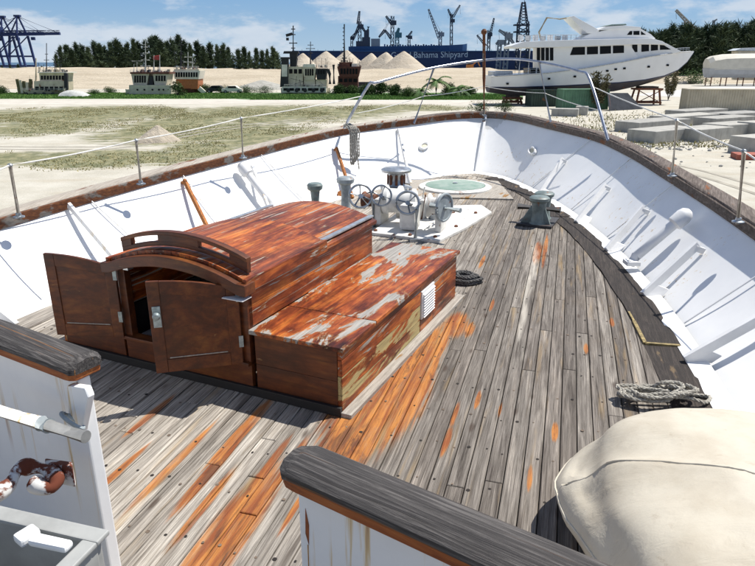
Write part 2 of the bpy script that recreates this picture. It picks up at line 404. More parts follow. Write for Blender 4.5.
# stem bar and bow hawse plates
b = MB(); b.beam(S(14.62, 0, DECK), S(15.92, 0, 4.77), .05, .04); b.build('stem_bar', M['white_clean'], bul[1])
def on_bulwark(f, sg, t, off=0.0):
    """point on the inner face at rail station f, height fraction t, moved off the plate by off; also inward normal"""
    best = min(range(len(RAIL)), key=lambda i: abs(RAIL[i].x * t + BASE[i].x * (1 - t) - f))
    i = max(1, min(len(RAIL) - 2, best))
    def pt(i, t):
        p, q = RAIL[i], BASE[i]; return S(q.x, sg * q.y, DECK).lerp(S(p.x, sg * p.y, rail_z(p.x)), t)
    a = pt(i, t); tx = (pt(i + 1, t) - pt(i - 1, t)).normalized(); up = (pt(i, 1) - pt(i, 0)).normalized()
    a = a - Vector((0, 0, .04 * 4 * t * (1 - t)))
    n = tx.cross(up).normalized()
    cen = S(4, 0, DECK + 2)
    if n.dot(cen - a) < 0: n = -n
    return a + n * off, n, tx, up
for sg, f in ((-1, 14.25), (1, 14.2)):
    p, n, tx, up = on_bulwark(f, sg, .55, .0)
    m = MB(); ring = []
    for rr, hh in ((1.0, -.01), (1.0, .03), (.86, .045), (.62, .03), (.60, -.01)):
        ring.append([p + tx * (.17 * rr * math.cos(2 * math.pi * k / 24)) + up * (.11 * rr * math.sin(2 * math.pi * k / 24)) + n * hh for k in range(24)])
    m.loft(ring, caps=False); hp = m.build('hawse_ring', M['white_clean'], bul[sg], True)
    m = MB(); m.add([p + tx * (.105 * math.cos(2 * math.pi * k / 24)) + up * (.068 * math.sin(2 * math.pi * k / 24)) + n * .012 for k in range(24)], [tuple(range(24))])
    m.build('hawse_plate', plain('hawse_cream', (.62, .58, .44), .6), bul[sg])
# ---- bulwark frames (gusset brackets with a bar)
def frame(f, sg, mat, tall=.82, gap=.30):
    a, n, tx, up = on_bulwark(f, sg, .03); inb = Vector((n.x, n.y, 0)).normalized()
    top = a + up * ((on_bulwark(f, sg, 1)[0] - a).length * tall)
    foot = a + inb * gap; foot.z = DECK + .03
    m = MB(); ft = a + inb * gap; ft.z = DECK + .02; tp = top + n * (.07 if sg == 1 else .03)
    bw, bt_ = (.080, .055) if sg == 1 else (.055, .045)
    m.beam(ft, tp, bw, bt_, up=tx)
    m.beam(tp - (tp - ft).normalized() * .05, top - n * .03, bw * .8, .05, up=tx)
    m.prism([ft, ft.lerp(tp, .22), a + up * .10, a], tx * .02)
    m.build('bulwark_frame', mat, bul[sg], bevel=.004)
M['frame_brown'] = mat_grey_wood('frame_bare_varnish', (.10, .03, .012), (.34, .12, .03), (.5, .24, .07), .2, 0, (.6, .55, .45))
for f in (2.6, 4.1, 5.5, 7.0, 8.6, 10.3, 12.2): frame(f, 1, M['white_clean'], .62, .20)
for f, mt in ((4.6, 'white2'), (6.0, 'white2'), (7.55, 'frame_brown'), (9.0, 'white2'), (11.2, 'frame_brown'), (12.9, 'white2')): frame(f, -1, M[mt], .97, .34)
# vertical plate seams on the starboard plating
for sg, fs in ((1, (3.4, 6.3, 9.4, 11.2, 13.0)), (-1, (5.2, 6.8, 8.3, 10.2))):
    for f in fs:
        p0 = on_bulwark(f, sg, .03, .002)[0]; p1 = on_bulwark(f, sg, .95, .002)[0]
        b = MB(); b.beam(p0, p1, .014, .012); b.build('weld_seam', M['white2'], bul[sg])
# white scupper vent pipes against the bulwark
def vent_pipe(px0, px1, f, sg, t0, t1, r=.075, label=''):
    p0, n, tx, up = on_bulwark(f, sg, t0, .16); p1 = on_bulwark(f + .12, sg, t1, .14)[0]
    v = thing('vent_pipe', p0, label, 'vent pipe')
    m = MB(); m.tube([p0 - up * .12, p0, p0.lerp(p1, .5), p1], r * .8, 14); m.build('pipe', M['white_clean'], v, True)
    d = (p1 - p0).normalized()
    m = MB(); m.lathe([(r * .8, -.10), (r * 1.25, -.08), (r * 1.3, .05), (r * 1.05, .11), (r * .5, .145), (.005, .15)], p1, d, 16); m.build('cap', M['white_clean'], v, True)
    m = MB(); m.box(p0 - up * .1, (.16, .16, .05)); m.build('foot', M['white_clean'], v, bevel=.006)
    return v
vent_pipe(0, 0, 8.0, 1, .10, .66, .075, 'white capped vent pipe leaning on the shaded starboard bulwark')
vent_pipe(0, 0, 9.35, -1, .15, .72, .075, 'white capped vent pipe on the sunlit bulwark beside the deckhouse')
# ---- rail cap in scarfed lengths
def rail_cap(sg, i0, i1, mat, edge):
    b = MB(); e = MB(); rr = []; re_ = []
    for i in range(i0, i1 + 1):
        p = RAIL[i]; t = RAIL[min(i + 1, len(RAIL) - 1)] - RAIL[max(i - 1, 0)]
        if i == 0: t = Vector((0, 1, 0))
        n = Vector((-t.y, t.x, 0)).normalized();
        if n.x > 0 and n.y > 0: n = -n
        if i > 0 and n.y > 0: n = -n
        if i == 0: n = Vector((-1, 0, 0))
        z = rail_z(p.x); hw = .125; p = p - n * .05
        def q(d, dz):
            v = p + n * d; return S(v.x, sg * (max(v.y, 0) if i < 2 else v.y), z + dz)
        w = .006 * math.sin(i * 1.7)
        rr.append([q(-hw, 0), q(-hw - .012, .02), q(-hw + .012, .062), q(0, .07), q(hw - .018, .062), q(hw - .004 + w, .045), q(hw - .012, 0)])
        re_.append([q(hw - .03, -.085), q(hw - .012, .0), q(hw + .004 + w, .043), q(hw + .018, .034), q(hw + .014, -.03), q(hw - .004, -.088)])
    b.loft(rr); b.build('rail_cap', mat, ship, True)
    e.loft(re_); e.build('rail_moulding', edge, ship, True)
N = len(RAIL) - 1
for sg in (1, -1):
    cuts = [0, 14, 27, 40, 53, N] if sg == 1 else [0, 18, 30, 44, 54, N]
    for a_, c_ in zip(cuts, cuts[1:]):
        rail_cap(sg, a_, c_, M['cap_right'] if (sg == 1 or c_ < 20) else M['cap_left'], M['cap_right'] if sg == 1 else M['cap_edge'])
# ---- deck: dark bedding sheet, planks laid one by one, margin boards
b = MB(); n_ = len(BASE)
b.add([S(p.x, -p.y, DECK - .03) for p in reversed(BASE)] + [S(p.x, p.y, DECK - .03) for p in BASE[1:]], [tuple(range(2 * n_ - 1))])
deck = b.build('deck', M['caulk'], ship)
PW, GAP = .108, .006
row = 0
for k in range(-31, 31):
    s0, s1 = k * PW + GAP / 2, (k + 1) * PW - GAP / 2
    so = max(abs(s0), abs(s1)); si = min(abs(s0), abs(s1))
    if so > 3.12: continue
    fo, fi = f_end(MARG, so), f_end(MARG, si)
    fe = {s0: (fo if abs(s0) == so else fi), s1: (fo if abs(s1) == so else fi)}
    fmax = min(fo, fi); f = -1.5
    cuts = [f]; x = f + rnd.uniform(1.5, 5.0)
    while x < fmax - 1.2: cuts.append(x); x += rnd.uniform(3.2, 6.0)
    cuts.append(None)
    for a_, c_ in zip(cuts, cuts[1:]):
        dz = rnd.uniform(-.0025, .0025); tz = DECK + dz; bz = DECK - .028; g = .003
        e0 = fe[s0] if c_ is None else c_ - g; e1 = fe[s1] if c_ is None else c_ - g
        a0 = a_ + g; c = .004
        vs_ = [S(a0, s0, bz), S(a0, s1, bz), S(e1, s1, bz), S(e0, s0, bz), S(a0, s0, tz - c), S(a0, s1, tz - c), S(e1, s1, tz - c), S(e0, s0, tz - c),
               S(a0 + c, s0 + c, tz), S(a0 + c, s1 - c, tz), S(e1 - c, s1 - c, tz), S(e0 - c, s0 + c, tz)]
        m = MB(); m.add(vs_, [(3, 2, 1, 0), (0, 1, 5, 4), (1, 2, 6, 5), (2, 3, 7, 6), (3, 0, 4, 7), (4, 5, 9, 8), (5, 6, 10, 9), (6, 7, 11, 10), (7, 4, 8, 11), (8, 9, 10, 11)])
        m.build('plank', M['deck'], deck)
# bungs and nail holes
pm = MB(); pd = MB()
for k in range(-28, 29):
    for j in range(40):
        f = -1 + j * .42 + rnd.uniform(-.03, .03); s_ = (k + .5) * PW + rnd.uniform(-.012, .012) + (.025 if j % 2 else -.025)
        if abs(s_) > half_at(MARG, f) - .1 or f > 13.9 or rnd.random() < .25: continue
        m = pm if rnd.random() < .55 else pd; r_ = rnd.uniform(.007, .014)
        p = S(f, s_, DECK + .0036); m.add([p + Vector((r_ * math.cos(a), r_ * math.sin(a), 0)) for a in (0, 1.05, 2.1, 3.14, 4.19, 5.24)], [(0, 1, 2, 3, 4, 5)])
M['bung'] = plain('bung_wood', (.17, .125, .09), .8, 0, .5, 20); M['hole'] = plain('nail_hole', (.02, .015, .012), .9)
tag(pm.build('deck_bungs', M['bung'], deck), None, None, kind='stuff'); tag(pd.build('nail_holes', M['hole'], deck), None, None, kind='stuff')
# margin boards: rotten dark edge to starboard, greyer to port
def margin(sg, i0, i1, mat, ztop=.012, ragged=.05):
    b = MB(); rr = []
    for i in range(i0, i1 + 1):
        o_, n2 = EDGE[i], MARG[i]; j = rnd.uniform(-ragged, ragged) * .5; d = (o_ - n2)
        n3 = n2 + d * (j); o3 = o_ + d * rnd.uniform(-.05, .03) * (ragged > .03)
        z = DECK + ztop + rnd.uniform(-.006, .006)
        rr.append([S(n3.x, sg * max(n3.y, 0), DECK - .03), S(n3.x, sg * max(n3.y, 0), z), S(o3.x, sg * max(o3.y, 0), z + .004), S(o3.x, sg * max(o3.y, 0), DECK - .03)])
    b.loft(rr); b.build('margin_board', mat, deck)
margin(1, 10, 22, M['margin']); margin(1, 22, 33, M['margin']); margin(1, 33, 44, M['margin']); margin(1, 44, 53, M['margin']); margin(1, 53, 58, M['margin'], .004); margin(1, 58, N, M['deck'], .004)
margin(1, 0, 10, M['deck'], .004, .02)
for a_, c_ in ((0, 14), (14, 27), (27, 40), (40, 52), (52, N)): margin(-1, a_, c_, M['deck'], .004, .02)
# torn end of the margin board with pale bare wood
M['bare'] = plain('bare_yellow_wood', (.34, .26, .11), .8, 0, .6, 20)
for pa, pb, w in ((MARG[53], EDGE[53], .03), (MARG[50], MARG[51], .02), (MARG[51], MARG[53], .032)):
    m = MB(); m.beam(S(pa.x, pa.y + .01, DECK + .012), S(pb.x, pb.y + .01 - (.03 if w == .03 else 0), DECK + .012), w, .02, up=(0, 0, 1)); m.build('torn_board_edge', M['bare'], deck)

# ---- stanchions, guard wires, pulpit, jack staff
def rail_at_pixel(px, py, sg):
    z = 4.6
    for _ in range(8):
        p = at_z(px, py, z); f, s_ = inv_S(p); z = rail_z(min(f, 16)) + .06
    return p
ST = {}
for key, bpx, tpx in (('a', (19, 217), (10, 165)), ('b', (141, 184), (136, 140)), ('c', (243, 158), (241, 118)), ('d', (672, 176), (677, 120)), ('e', (738, 222), (744, 151))):
    p = rail_at_pixel(*bpx, 1); q = at_y(*tpx, p.y); q.z = p.z + (.62 if key in 'abc' else .66)
    yy = p.y; q = at_y(tpx[0], tpx[1], yy)
    ST[key] = (p, q)
    m = MB(); m.tube([p - Vector((0, 0, .02)), q], .021, 12); st = m.build('stanchion', M['stanchion'], ship, True)
    m = MB(); m.lathe([(.06, 0), (.06, .012), (.03, .022), (.028, .05)], p - Vector((0, 0, .004)), (0, 0, 1), 14); m.build('foot_plate', M['chrome'], st, True)
    m = MB(); m.lathe([(.024, -.015), (.028, .0), (.02, .014), (.004, .02)], q, (0, 0, 1), 12); m.build('top_cap', M['chrome'], st, True)
def sagline(p, q, sag, n=10):
    return [p.lerp(q, i / n) - Vector((0, 0, 4 * sag * (i / n) * (1 - i / n))) for i in range(n + 1)]
PUL = [(344, 128, 13.05), (368, 86, 13.1), (378, 82, 13.2), (432, 68, 14.1), (484, 60, 14.75), (516, 59, 14.6), (545, 63, 14.0), (578, 71, 12.9), (590, 80, 12.4), (608, 140, 11.9)]
pul = []
for x, y, Y in PUL: pul.append(at_y(x, y, Y))
pul[0] = rail_at_pixel(344, 128, -1) ; pul[-1] = rail_at_pixel(608, 140, 1)
m = MB(); m.tube(smooth_curve(pul, 5), .027, 12); pulpit = m.build('pulpit_rail', M['steel'], ship, True)
for (bx, by, tx_, ty, Y) in ((414, 122, 434, 68, 14.1), (551, 122, 539, 62, 14.1)):
    p = rail_at_pixel(bx, by, 1); q = at_y(tx_, ty, Y); m = MB(); m.tube([p - Vector((0, 0, .03)), q], .024, 10); m.build('pulpit_leg', M['steel'], pulpit, True)
p = rail_at_pixel(484, 120, 1); q = at_y(484, 33, p.y)
m = MB(); m.tube([p - Vector((0, 0, .03)), p.lerp(q, .5), q], [.036, .034, .03], 12); stf = m.build('jack_staff', M['cap_edge'], ship, True)
m = MB(); m.lathe([(.034, 0), (.06, .03), (.062, .07), (.03, .11), (.003, .115)], q - Vector((0, 0, .03)), (0, 0, 1), 14); m.build('truck', M['cap_edge'], stf, True)
m = MB(); m.box(p + Vector((0, 0, .01)), (.13, .13, .03)); m.tube([p, p + Vector((0, 0, .12))], .046, 12); m.build('socket', M['chrome'], stf)
wires = [(at_y(-40, 180, ST['a'][0].y - .8), ST['a'][1]), (ST['a'][1], ST['b'][1]), (ST['b'][1], ST['c'][1]), (ST['c'][1], at_y(362, 96, 13.1)),
         (at_y(592, 86, 12.3), ST['d'][1]), (ST['d'][1], ST['e'][1]), (ST['e'][1], at_y(790, 176, ST['e'][0].y - .9))]
for p, q in wires:
    m = MB(); m.tube(sagline(p, q, .02), .009, 6); m.build('guard_wire', M['wire'], ship, True)
for (x0, y0, Y0, x1, y1, Y1) in ((352, 114, 13.05, 424, 96, 14.1), (424, 96, 14.1, 484, 86, 14.8), (484, 86, 14.8, 545, 93, 14.1), (545, 93, 14.1, 599, 110, 12.2)):
    m = MB(); m.tube(sagline(at_y(x0, y0, Y0), at_y(x1, y1, Y1), .03), .008, 6); m.build('guard_wire', M['wire'], ship, True)

# ============================================================ wooden companionway deckhouse
HH = R(24.5); HC = Vector((-.25, 4.0, 0)); hr_ = Vector((math.cos(HH), -math.sin(HH), 0)); hf_ = Vector((math.sin(HH), math.cos(HH), 0))
def H(u, v, z): return HC + hr_ * u + hf_ * v + Vector((0, 0, DECK + z))
def mat_varnish(name, peel=.5, dark=0.0, top=True, grain_axis='v', greyc=(.36, .33, .29), pw=.09):
    t = NT(name); loc = t.map(None, tuple(HC), -HH)
    rv = t.math('MULTIPLY', t.rand(), 23.0); off = t.comb(rv, rv, rv)
    sc = (.035, .6, .035) if grain_axis == 'v' else (.5, .04, .035)
    g = t.noise(t.map(loc, scale=sc), 1, 6, .6, .5, off)
    blot = t.noise(t.map(loc, scale=(.10, .75, .12) if grain_axis == 'v' else (.6, .12, .14)), 1, 7, .68, .5, off)
    c = t.ramp(blot, [(.28, (.05, .012, .006)), (.42, (.16, .031, .009)), (.53, (.32, .073, .014)), (.66, (.48, .155, .027))])
    b2 = t.noise(t.map(loc, scale=(.30, .45, .25)), 1, 6, .65, .3, (5.1, 2.2, .7))
    c = t.mix(1.0, c, t.ramp(b2, [(.32, (.30, .24, .24)), (.47, (.85, .8, .8)), (.62, (1.35, 1.5, 1.5))]), 'MULTIPLY')
    c = t.mix(1.0, c, t.ramp(g, [(.3, (.42, .36, .34)), (.55, (1.05, 1.05, 1.05)), (.75, (1.3, 1.3, 1.3))]), 'MULTIPLY')
    if dark: c = t.mix(dark, c, (.055, .021, .009))
    pe = t.noise(t.map(loc, scale=(pw, .75, pw) if grain_axis == 'v' else (.6, .1, .1)), 1.0, 9, .66, .7, off)
    a = t.rng(pe, .72 - .2 * peel, .745 - .2 * peel)
    edge = t.rng(pe, .69 - .2 * peel, .72 - .2 * peel)
    gw = t.noise(t.map(loc, scale=(.02, .5, .02)), 1, 6, .7)
    grey = t.ramp(gw, [(.3, tuple(x * .45 for x in greyc)), (.6, greyc), (.8, tuple(min(1, x * 1.35) for x in greyc))])
    c = t.mix(t.math('MULTIPLY', edge, .35), c, (.42, .22, .07))
    c = t.mix(a, c, grey)
    ro = t.mix(a, (.45, .45, .45), (.85, .85, .85))
    return t.done(c, ro, 0, t.math('ADD', t.math('MULTIPLY', g, .5), t.math('MULTIPLY', a, -.5)), .35, .006, spec=.35, coat=.04)
M['varn_top'] = mat_varnish('varnish_flaking', .62, pw=.05); M['varn_box'] = mat_varnish('varnish_box_lid', .98, greyc=(.36, .34, .31), pw=.22)
M['varn_side'] = mat_varnish('varnish_side', .72, pw=.045); M['varn_yellow'] = mat_varnish('varnish_peeled_yellow', 1.15, greyc=(.46, .37, .17), pw=.16)
M['varn_shade'] = mat_varnish('varnish_aft_shade', .12, .74, grain_axis='u'); M['varn_red'] = mat_varnish('varnish_red_roof', .62, .10, pw=.04)  # aft face and doors use varnish darkened in colour to stand for shade
M['sill'] = mat_grey_wood('house_sill', (.17, .15, .13), (.33, .30, .26), (.48, .45, .40), .35, -HH, (.30, .16, .05))
M['silver'] = plain('alloy_track', (.55, .57, .58), .3, .7, .3, 12)
house = thing('deckhouse', H(-1.385, 1.2, 0), 'varnished mahogany companionway deckhouse with open double doors and flaking varnish', 'deckhouse')
def slab(u0, u1, v0, v1, z0, z1):
    return MB().hexa([H(u0, v0, z0), H(u1, v0, z0), H(u1, v1, z0), H(u0, v1, z0), H(u0, v0, z1), H(u1, v0, z1), H(u1, v1, z1), H(u0, v1, z1)])
BW, TW, BL, TL, BH, TH_ = .76, 1.25, 2.60, 2.14, .54, .86
# base sill on deck
for (u0, u1, v0, v1) in ((.0, .085, -.03, 2.68), (-2.90, -2.77, -.05, 2.72), (-2.77, 0, 2.6, 2.72)):
    slab(u0, u1, v0, v1, -.01, .035).build('sill', M['sill'], house, bevel=.006)
slab(-2.77, 0, -.035, -.005, .0, .07).build('foot_shade', plain('foot_shade_black', (.012, .011, .012), .6), house, bevel=.004)  # black strip along the aft foot stands in for its deep shade
# starboard and port lockers
def locker(ua, ub, port):
    lk = slab(ua + .03, ub - .03, .03, BL - .03, .0, BH - .06).build('locker_core', M['black'], house)
    outer = ua if port else ub; ins = 1 if port else -1
    # side boards
    zs = [.0, .15, .30, .43, .505]
    for i in range(4):
        cuts = [0, 1.55, 1.90, BL] if not port else [0, BL]
        for j in range(len(cuts) - 1):
            if not port and j == 1 and i in (1, 2): continue
            a_, b_ = sorted((outer, outer + ins * .035))
            d = rnd.uniform(-.002, .002)
            mt = M['varn_yellow'] if (i < 2 and j == 0) else M['varn_side']
            slab(a_ + d, b_ + d, cuts[j] + .002, cuts[j + 1] - .002, zs[i] + .002, zs[i + 1] - .002).build('side_board', mt, house, bevel=.003)
    # aft end boards
    for z0, z1 in ((.0, .26), (.26, .505)):
        slab(ua + .0355, ub - .0355, -.002, .028, z0 + .001, z1 - .001).build('end_board', M['varn_shade'], house, bevel=.003)
        slab(ua + .0355, ub - .0355, BL - .028, BL + .002, z0 + .001, z1 - .001).build('end_board', M['varn_side'], house, bevel=.003)
    # lid: aft short lid and long forward lid of two boards
    e0, e1 = (ua - .03, ub - .002) if port else (ua + .002, ub + .03)
    for v0, v1, us in ((-.03, .52, (e0, e0 + .42, e1)), (.524, BL + .03, (e0, e0 + .36, e1))):
        for a_, b_ in zip(us, us[1:]):
            slab(a_ + .0015, b_ - .0015, v0 + .0015, v1 - .0015, BH - .034, BH + rnd.uniform(-.001, .001)).build('lid_board', M['varn_box'], house, bevel=.006)
    return lk
locker(-BW, 0, False); locker(-BW - TW - BW, -BW - TW, True)
# louvre
lv_ = slab(-.012, .012, 1.56, 1.89, .155, .425).build('louvre', M['white_clean'], house, bevel=.004)
for k in range(9):
    z = .175 + k * .027
    m = MB().hexa([H(.010, 1.58, z), H(.03, 1.58, z - .008), H(.03, 1.87, z - .008), H(.010, 1.87, z), H(.010, 1.58, z + .006), H(.03, 1.58, z - .002), H(.03, 1.87, z - .002), H(.010, 1.87, z + .006)])
    m.build('louvre_slat', M['white_clean'], lv_)
# trunk walls
uR, uL = -BW, -BW - TW
for u0, u1 in ((uR - .05, uR), (uL, uL + .05)):
    for z0, z1 in ((BH + .002, .70), (.70, TH_)):
        slab(u0, u1, .0, TL, z0 + .001, z1 - .001).build('trunk_board', M['varn_side'], house, bevel=.003)
slab(uL + .05, uR - .05, TL - .05, TL, BH, TH_ + .02).build('trunk_board', M['varn_side'], house)
def crown(u):      # roof height above sides
    x = (u - (uL + uR) / 2) / (TW / 2); return .125 * (1 - x * x)
def roof(v0, v1, over, zlo, thick, mat, nb, name):
    us = [uL - over + (TW + 2 * over) * i / nb for i in range(nb + 1)]
    for a_, b_ in zip(us, us[1:]):
        g = .0012; m = MB(); rr = []
        ks = [a_ + g + (b_ - a_ - 2 * g) * k / 2 for k in range(3)]
        rr0 = []
        for v in (v0, v1):
            rr0.append([H(u, v, zlo + crown(u)) for u in ks] + [H(u, v, zlo + crown(u) - thick) for u in reversed(ks)])
        m.loft(rr0); m.build(name, mat, house, bevel=.0025)
roof(1.06, TL + .05, .03, TH_ + .035, .035, M['varn_red'], 8, 'roof_board')
roof(-.05, 1.10, .045, TH_ + .085, .05, M['varn_top'], 8, 'hatch_board')
# hatch side rails and alloy track
for u in (uR + .012, uL - .042):
    slab(u, u + .035, -.07, 1.12, TH_ - .02, TH_ + .088).build('hatch_rail', M['varn_side'], house, bevel=.008)
for u in (uR - .05, uL - .0):
    slab(u, u + .05, 1.14, TL + .04, TH_ + .056, TH_ + .075).build('hatch_track', M['silver'], house, bevel=.004)
# arched eyebrow over the doors and the slotted grab coaming above it
def arch(u0, u1, v0, v1, zb, h, mat, name, n=18, bev=.006):
    m = MB(); rr = []
    for i in range(n + 1):
        u = u0 + (u1 - u0) * i / n; z = zb + crown(max(uL, min(uR, u)))
        rr.append([H(u, v0, z), H(u, v1, z), H(u, v1, z + h), H(u, v0, z + h)])
    m.loft(rr); return m.build(name, mat, house, bevel=bev)
arch(uL - .06, uR + .06, -.11, .02, TH_ - .03, .085, M['varn_shade'], 'eyebrow')
gz = TH_ + .10
arch(uL + .06, uR + .0, .02, .065, gz, .035, M['varn_shade'], 'grab_rail'); arch(uL + .06, uR + .0, .012, .072, gz + .085, .032, M['varn_shade'], 'grab_rail')
for a_, b_ in ((.06, .16), (.44, .82), (1.10, 1.25)):
    arch(uL + a_, uL + b_, .02, .064, gz + .034, .052, M['varn_shade'], 'grab_rail_block', 5, 0)
# door frame, sill and dark well
for u0, u1 in ((uL, uL + .08), (uR - .08, uR)):
    slab(u0, u1, -.015, .05, BH - .3, TH_ + .02).build('door_post', M['varn_shade'], house, bevel=.006)
slab(uL - .0, uR + .0, -.012, .04, .0, .245).build('lower_panel', M['varn_shade'], house, bevel=.004)
slab(uL + .0, uR - .0, -.05, .05, .245, .275).build('door_sill', M['varn_shade'], house, bevel=.006)
slab(uL + .1, uR - .1, .06, .30, .262, .268).build('threshold_strip', M['silver'], house)
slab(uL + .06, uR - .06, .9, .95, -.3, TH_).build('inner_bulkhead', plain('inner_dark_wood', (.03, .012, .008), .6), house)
slab(uL + .09, uL + .14, -.03, .03, TH_ - .01, TH_ + .03).build('hinge_plate', M['silver'], house)
slab(uR - .13, uR + .05, -.13, -.02, TH_ - .058, TH_ - .052).build('hinge_plate', M['white_clean'], house)
def door(hinge, d, w, z0, zh, zf, lockside, face):
    d = Vector(d).normalized(); n = Vector((d.y, -d.x, 0))
    if n.y > 0: n = -n                 # towards the viewer's side
    def P(x, z, o): return hinge + d * x + n * o + Vector((0, 0, DECK + z))
    def top(x): t_ = x / w; return zh + (zf - zh) * (1 - (1 - t_) ** 2)
    rootd = MB()
    T = .032; sw = .085
    def piece(x0, x1, za, zb, o0, o1, nseg=1, topc=None):
        m = MB(); rr = []
        for i in range(nseg + 1):
            x = x0 + (x1 - x0) * i / nseg; b0 = za(x) if callable(za) else za; b1 = zb(x) if callable(zb) else zb
            rr.append([P(x, b0, o0), P(x, b0, o1), P(x, b1, o1), P(x, b1, o0)])
        m.loft(rr); return m
    dr = piece(sw - .01, w - sw + .01, z0 + .08, lambda x: top(x) - .08, -.008, .008, 6).build('door', M['varn_shade'], house)
    piece(0, sw, z0, top, -T / 2, T / 2, 2).build('stile', M['varn_shade'], dr, bevel=.004)
    piece(w - sw, w, z0, top, -T / 2, T / 2, 2).build('stile', M['varn_shade'], dr, bevel=.004)
    piece(sw + .001, w - sw - .001, z0, z0 + .10, -T / 2 + .001, T / 2 - .001).build('bottom_rail', M['varn_shade'], dr, bevel=.004)
    piece(sw + .001, w - sw - .001, lambda x: top(x) - .10, lambda x: top(x) - .001, -T / 2 + .001, T / 2 - .001, 6).build('top_rail', M['varn_shade'], dr, bevel=.004)
    piece(sw + .02, w - sw - .02, z0 + .108, z0 + .115, .008, .013).build('worn_bead', M['sill'], dr)
    if lockside:
        piece(w - .078, w - .022, z0 + .36, z0 + .52, T / 2, T / 2 + .008).build('lock_plate', M['lock'], dr, bevel=.003)
        m = MB(); m.lathe([(.012, 0), (.014, .02), (.026, .03), (.028, .045), (.018, .056), (.003, .058)], P(w - .05, z0 + .46, T / 2 + .006), n, 16); m.build('knob', M['lock'], dr, True)
    for z in (z0 + .14, z0 + .50):
        piece(-.012, .02, z, z + .09, T / 2, T / 2 + .006).build('hinge', M['lock'], dr)
    return dr
door(H(uR - .06, -.03, 0) - Vector((0, 0, DECK)), (-.965, -.26, 0), .62, .262, .86, .965, True, 1)
door(H(uL + .02, -.04, 0) - Vector((0, 0, DECK)), (-.985, .10, 0), .58, .262, .86, .965, False, 1)

# ============================================================ windlass and deck gear
M['wind_white'] = plain('windlass_white', (.74, .73, .69), .45, 0, .25, 5, rust=.35, rscale=5)
def wheel(m, c, ax, r, tr, spokes=5, n=28):
    ax = Vector(ax).normalized(); a, b_ = frame_axes(ax); c = Vector(c)
    m.tube([c + (a * math.cos(2 * math.pi * k / n) + b_ * math.sin(2 * math.pi * k / n)) * r for k in range(n)], tr, 8, closed=True)
    for k in range(spokes):
        an = 2 * math.pi * k / spokes + .3; m.tube([c, c + (a * math.cos(an) + b_ * math.sin(an)) * r], tr * .75, 6)
    m.lathe([(r * .2, -.03), (r * .2, .03)], c, ax, 12); return m
wl_p = at_z(390, 238, DECK); WS = .92
wx = Vector((math.cos(R(20)), -math.sin(R(20)), 0)); wy = Vector((math.sin(R(20)), math.cos(R(20)), 0))
def W(u, v, z): return wl_p + wx * u * WS + wy * v + Vector((0, 0, z * WS))
wl_ = thing('windlass', W(.1, .6, 0), 'white anchor windlass with grey handwheels forward of the deckhouse', 'windlass')
# white bed plate running to the hatch
b = MB(); b.prism([W(-.35, .05, 0), W(.80, -.05, 0), W(1.0, .8, 0), W(1.2, 2.0, 0), W(.9, 2.5, 0), W(-.4, 1.9, 0)], (0, 0, .045)); b.build('bed_plate', M['wind_white'], wl_, bevel=.008)
m = MB(); m.lathe([(.14, -.42), (.19, -.39), (.20, -.33), (.17, -.30), (.17, .02), (.20, .05), (.20, .10), (.15, .13)], W(.05, .75, .42), (wx + wy * .25), 24); m.build('drum', M['wind_white'], wl_, True)
m = MB(); m.box(W(.18, .42, .27), (.25, .30, .38), -R(20)); m.build('gear_case', M['wind_white'], wl_, bevel=.05)
m = MB(); m.box(W(-.42, .72, .26), (.11, .40, .40), -R(20)); m.build('side_frame', M['wind_white'], wl_, bevel=.03)
m = MB(); m.box(W(.66, .55, .24), (.10, .36, .36), -R(20)); m.build('side_frame', M['wind_white'], wl_, bevel=.03)
m = MB(); wheel(m, W(.24, .12, .55), wx * .35 - wy * .9 + Vector((0, 0, .25)), .16, .019, 3); m.tube([W(.24, .12, .55), W(.22, .4, .45)], .03, 10); m.build('brake_handwheel', M['chrome'], wl_, True)
m = MB(); wheel(m, W(.80, .20, .50), wx * .95 - wy * .35, .19, .022, 0); m.lathe([(.165, -.01), (.165, .01)], W(.80, .20, .50), wx * .95 - wy * .35, 24); m.tube([W(.55, .3, .50), W(1.08, .1, .5)], .035, 10); m.build('clutch_wheel', M['grey_paint'], wl_, True)
m = MB(); m.lathe([(.08, -.06), (.18, -.05), (.12, .0), (.12, .06), (.18, .10), (.18, .13), (.07, .14)], W(.54, .45, .46), wx, 22); m.build('chain_gypsy', M['wind_white'], wl_, True)
m = MB(); m.lathe([(.13, -.10), (.14, -.08), (.10, -.03), (.09, .05), (.12, .10), (.11, .12)], W(-.64, .72, .40), wx, 22); m.build('warping_end', M['rusty'], wl_, True)
m = MB(); m.tube([W(.42, -.02, .04), W(.43, .0, .5)], .03, 10); m.tube([W(.40, -.04, .5), W(.47, .04, .58)], .022, 8); m.box(W(.42, -.02, .02), (.16, .16, .05)); m.build('clutch_lever', M['chrome'], wl_, True)
m = MB(); wheel(m, W(-.28, .35, .58), wx * .1 - wy * 1 + Vector((0, 0, .2)), .15, .016, 4); m.tube([W(-.28, .35, .58), W(-.28, .6, .4)], .028, 8); m.build('brake_handwheel', M['chrome'], wl_, True)
for k in range(7):
    p = W(-.15 + .06 * k + rnd.uniform(-.02, .02), 1.15 + rnd.uniform(-.1, .1), .05)
    m = MB(); m.tube([p, p + Vector((rnd.uniform(-.1, .1), rnd.uniform(-.1, .1), rnd.uniform(.25, .5)))], .014, 6); m.build('control_rod', M['rusty'] if k % 2 else M['wind_white'], wl_, True)

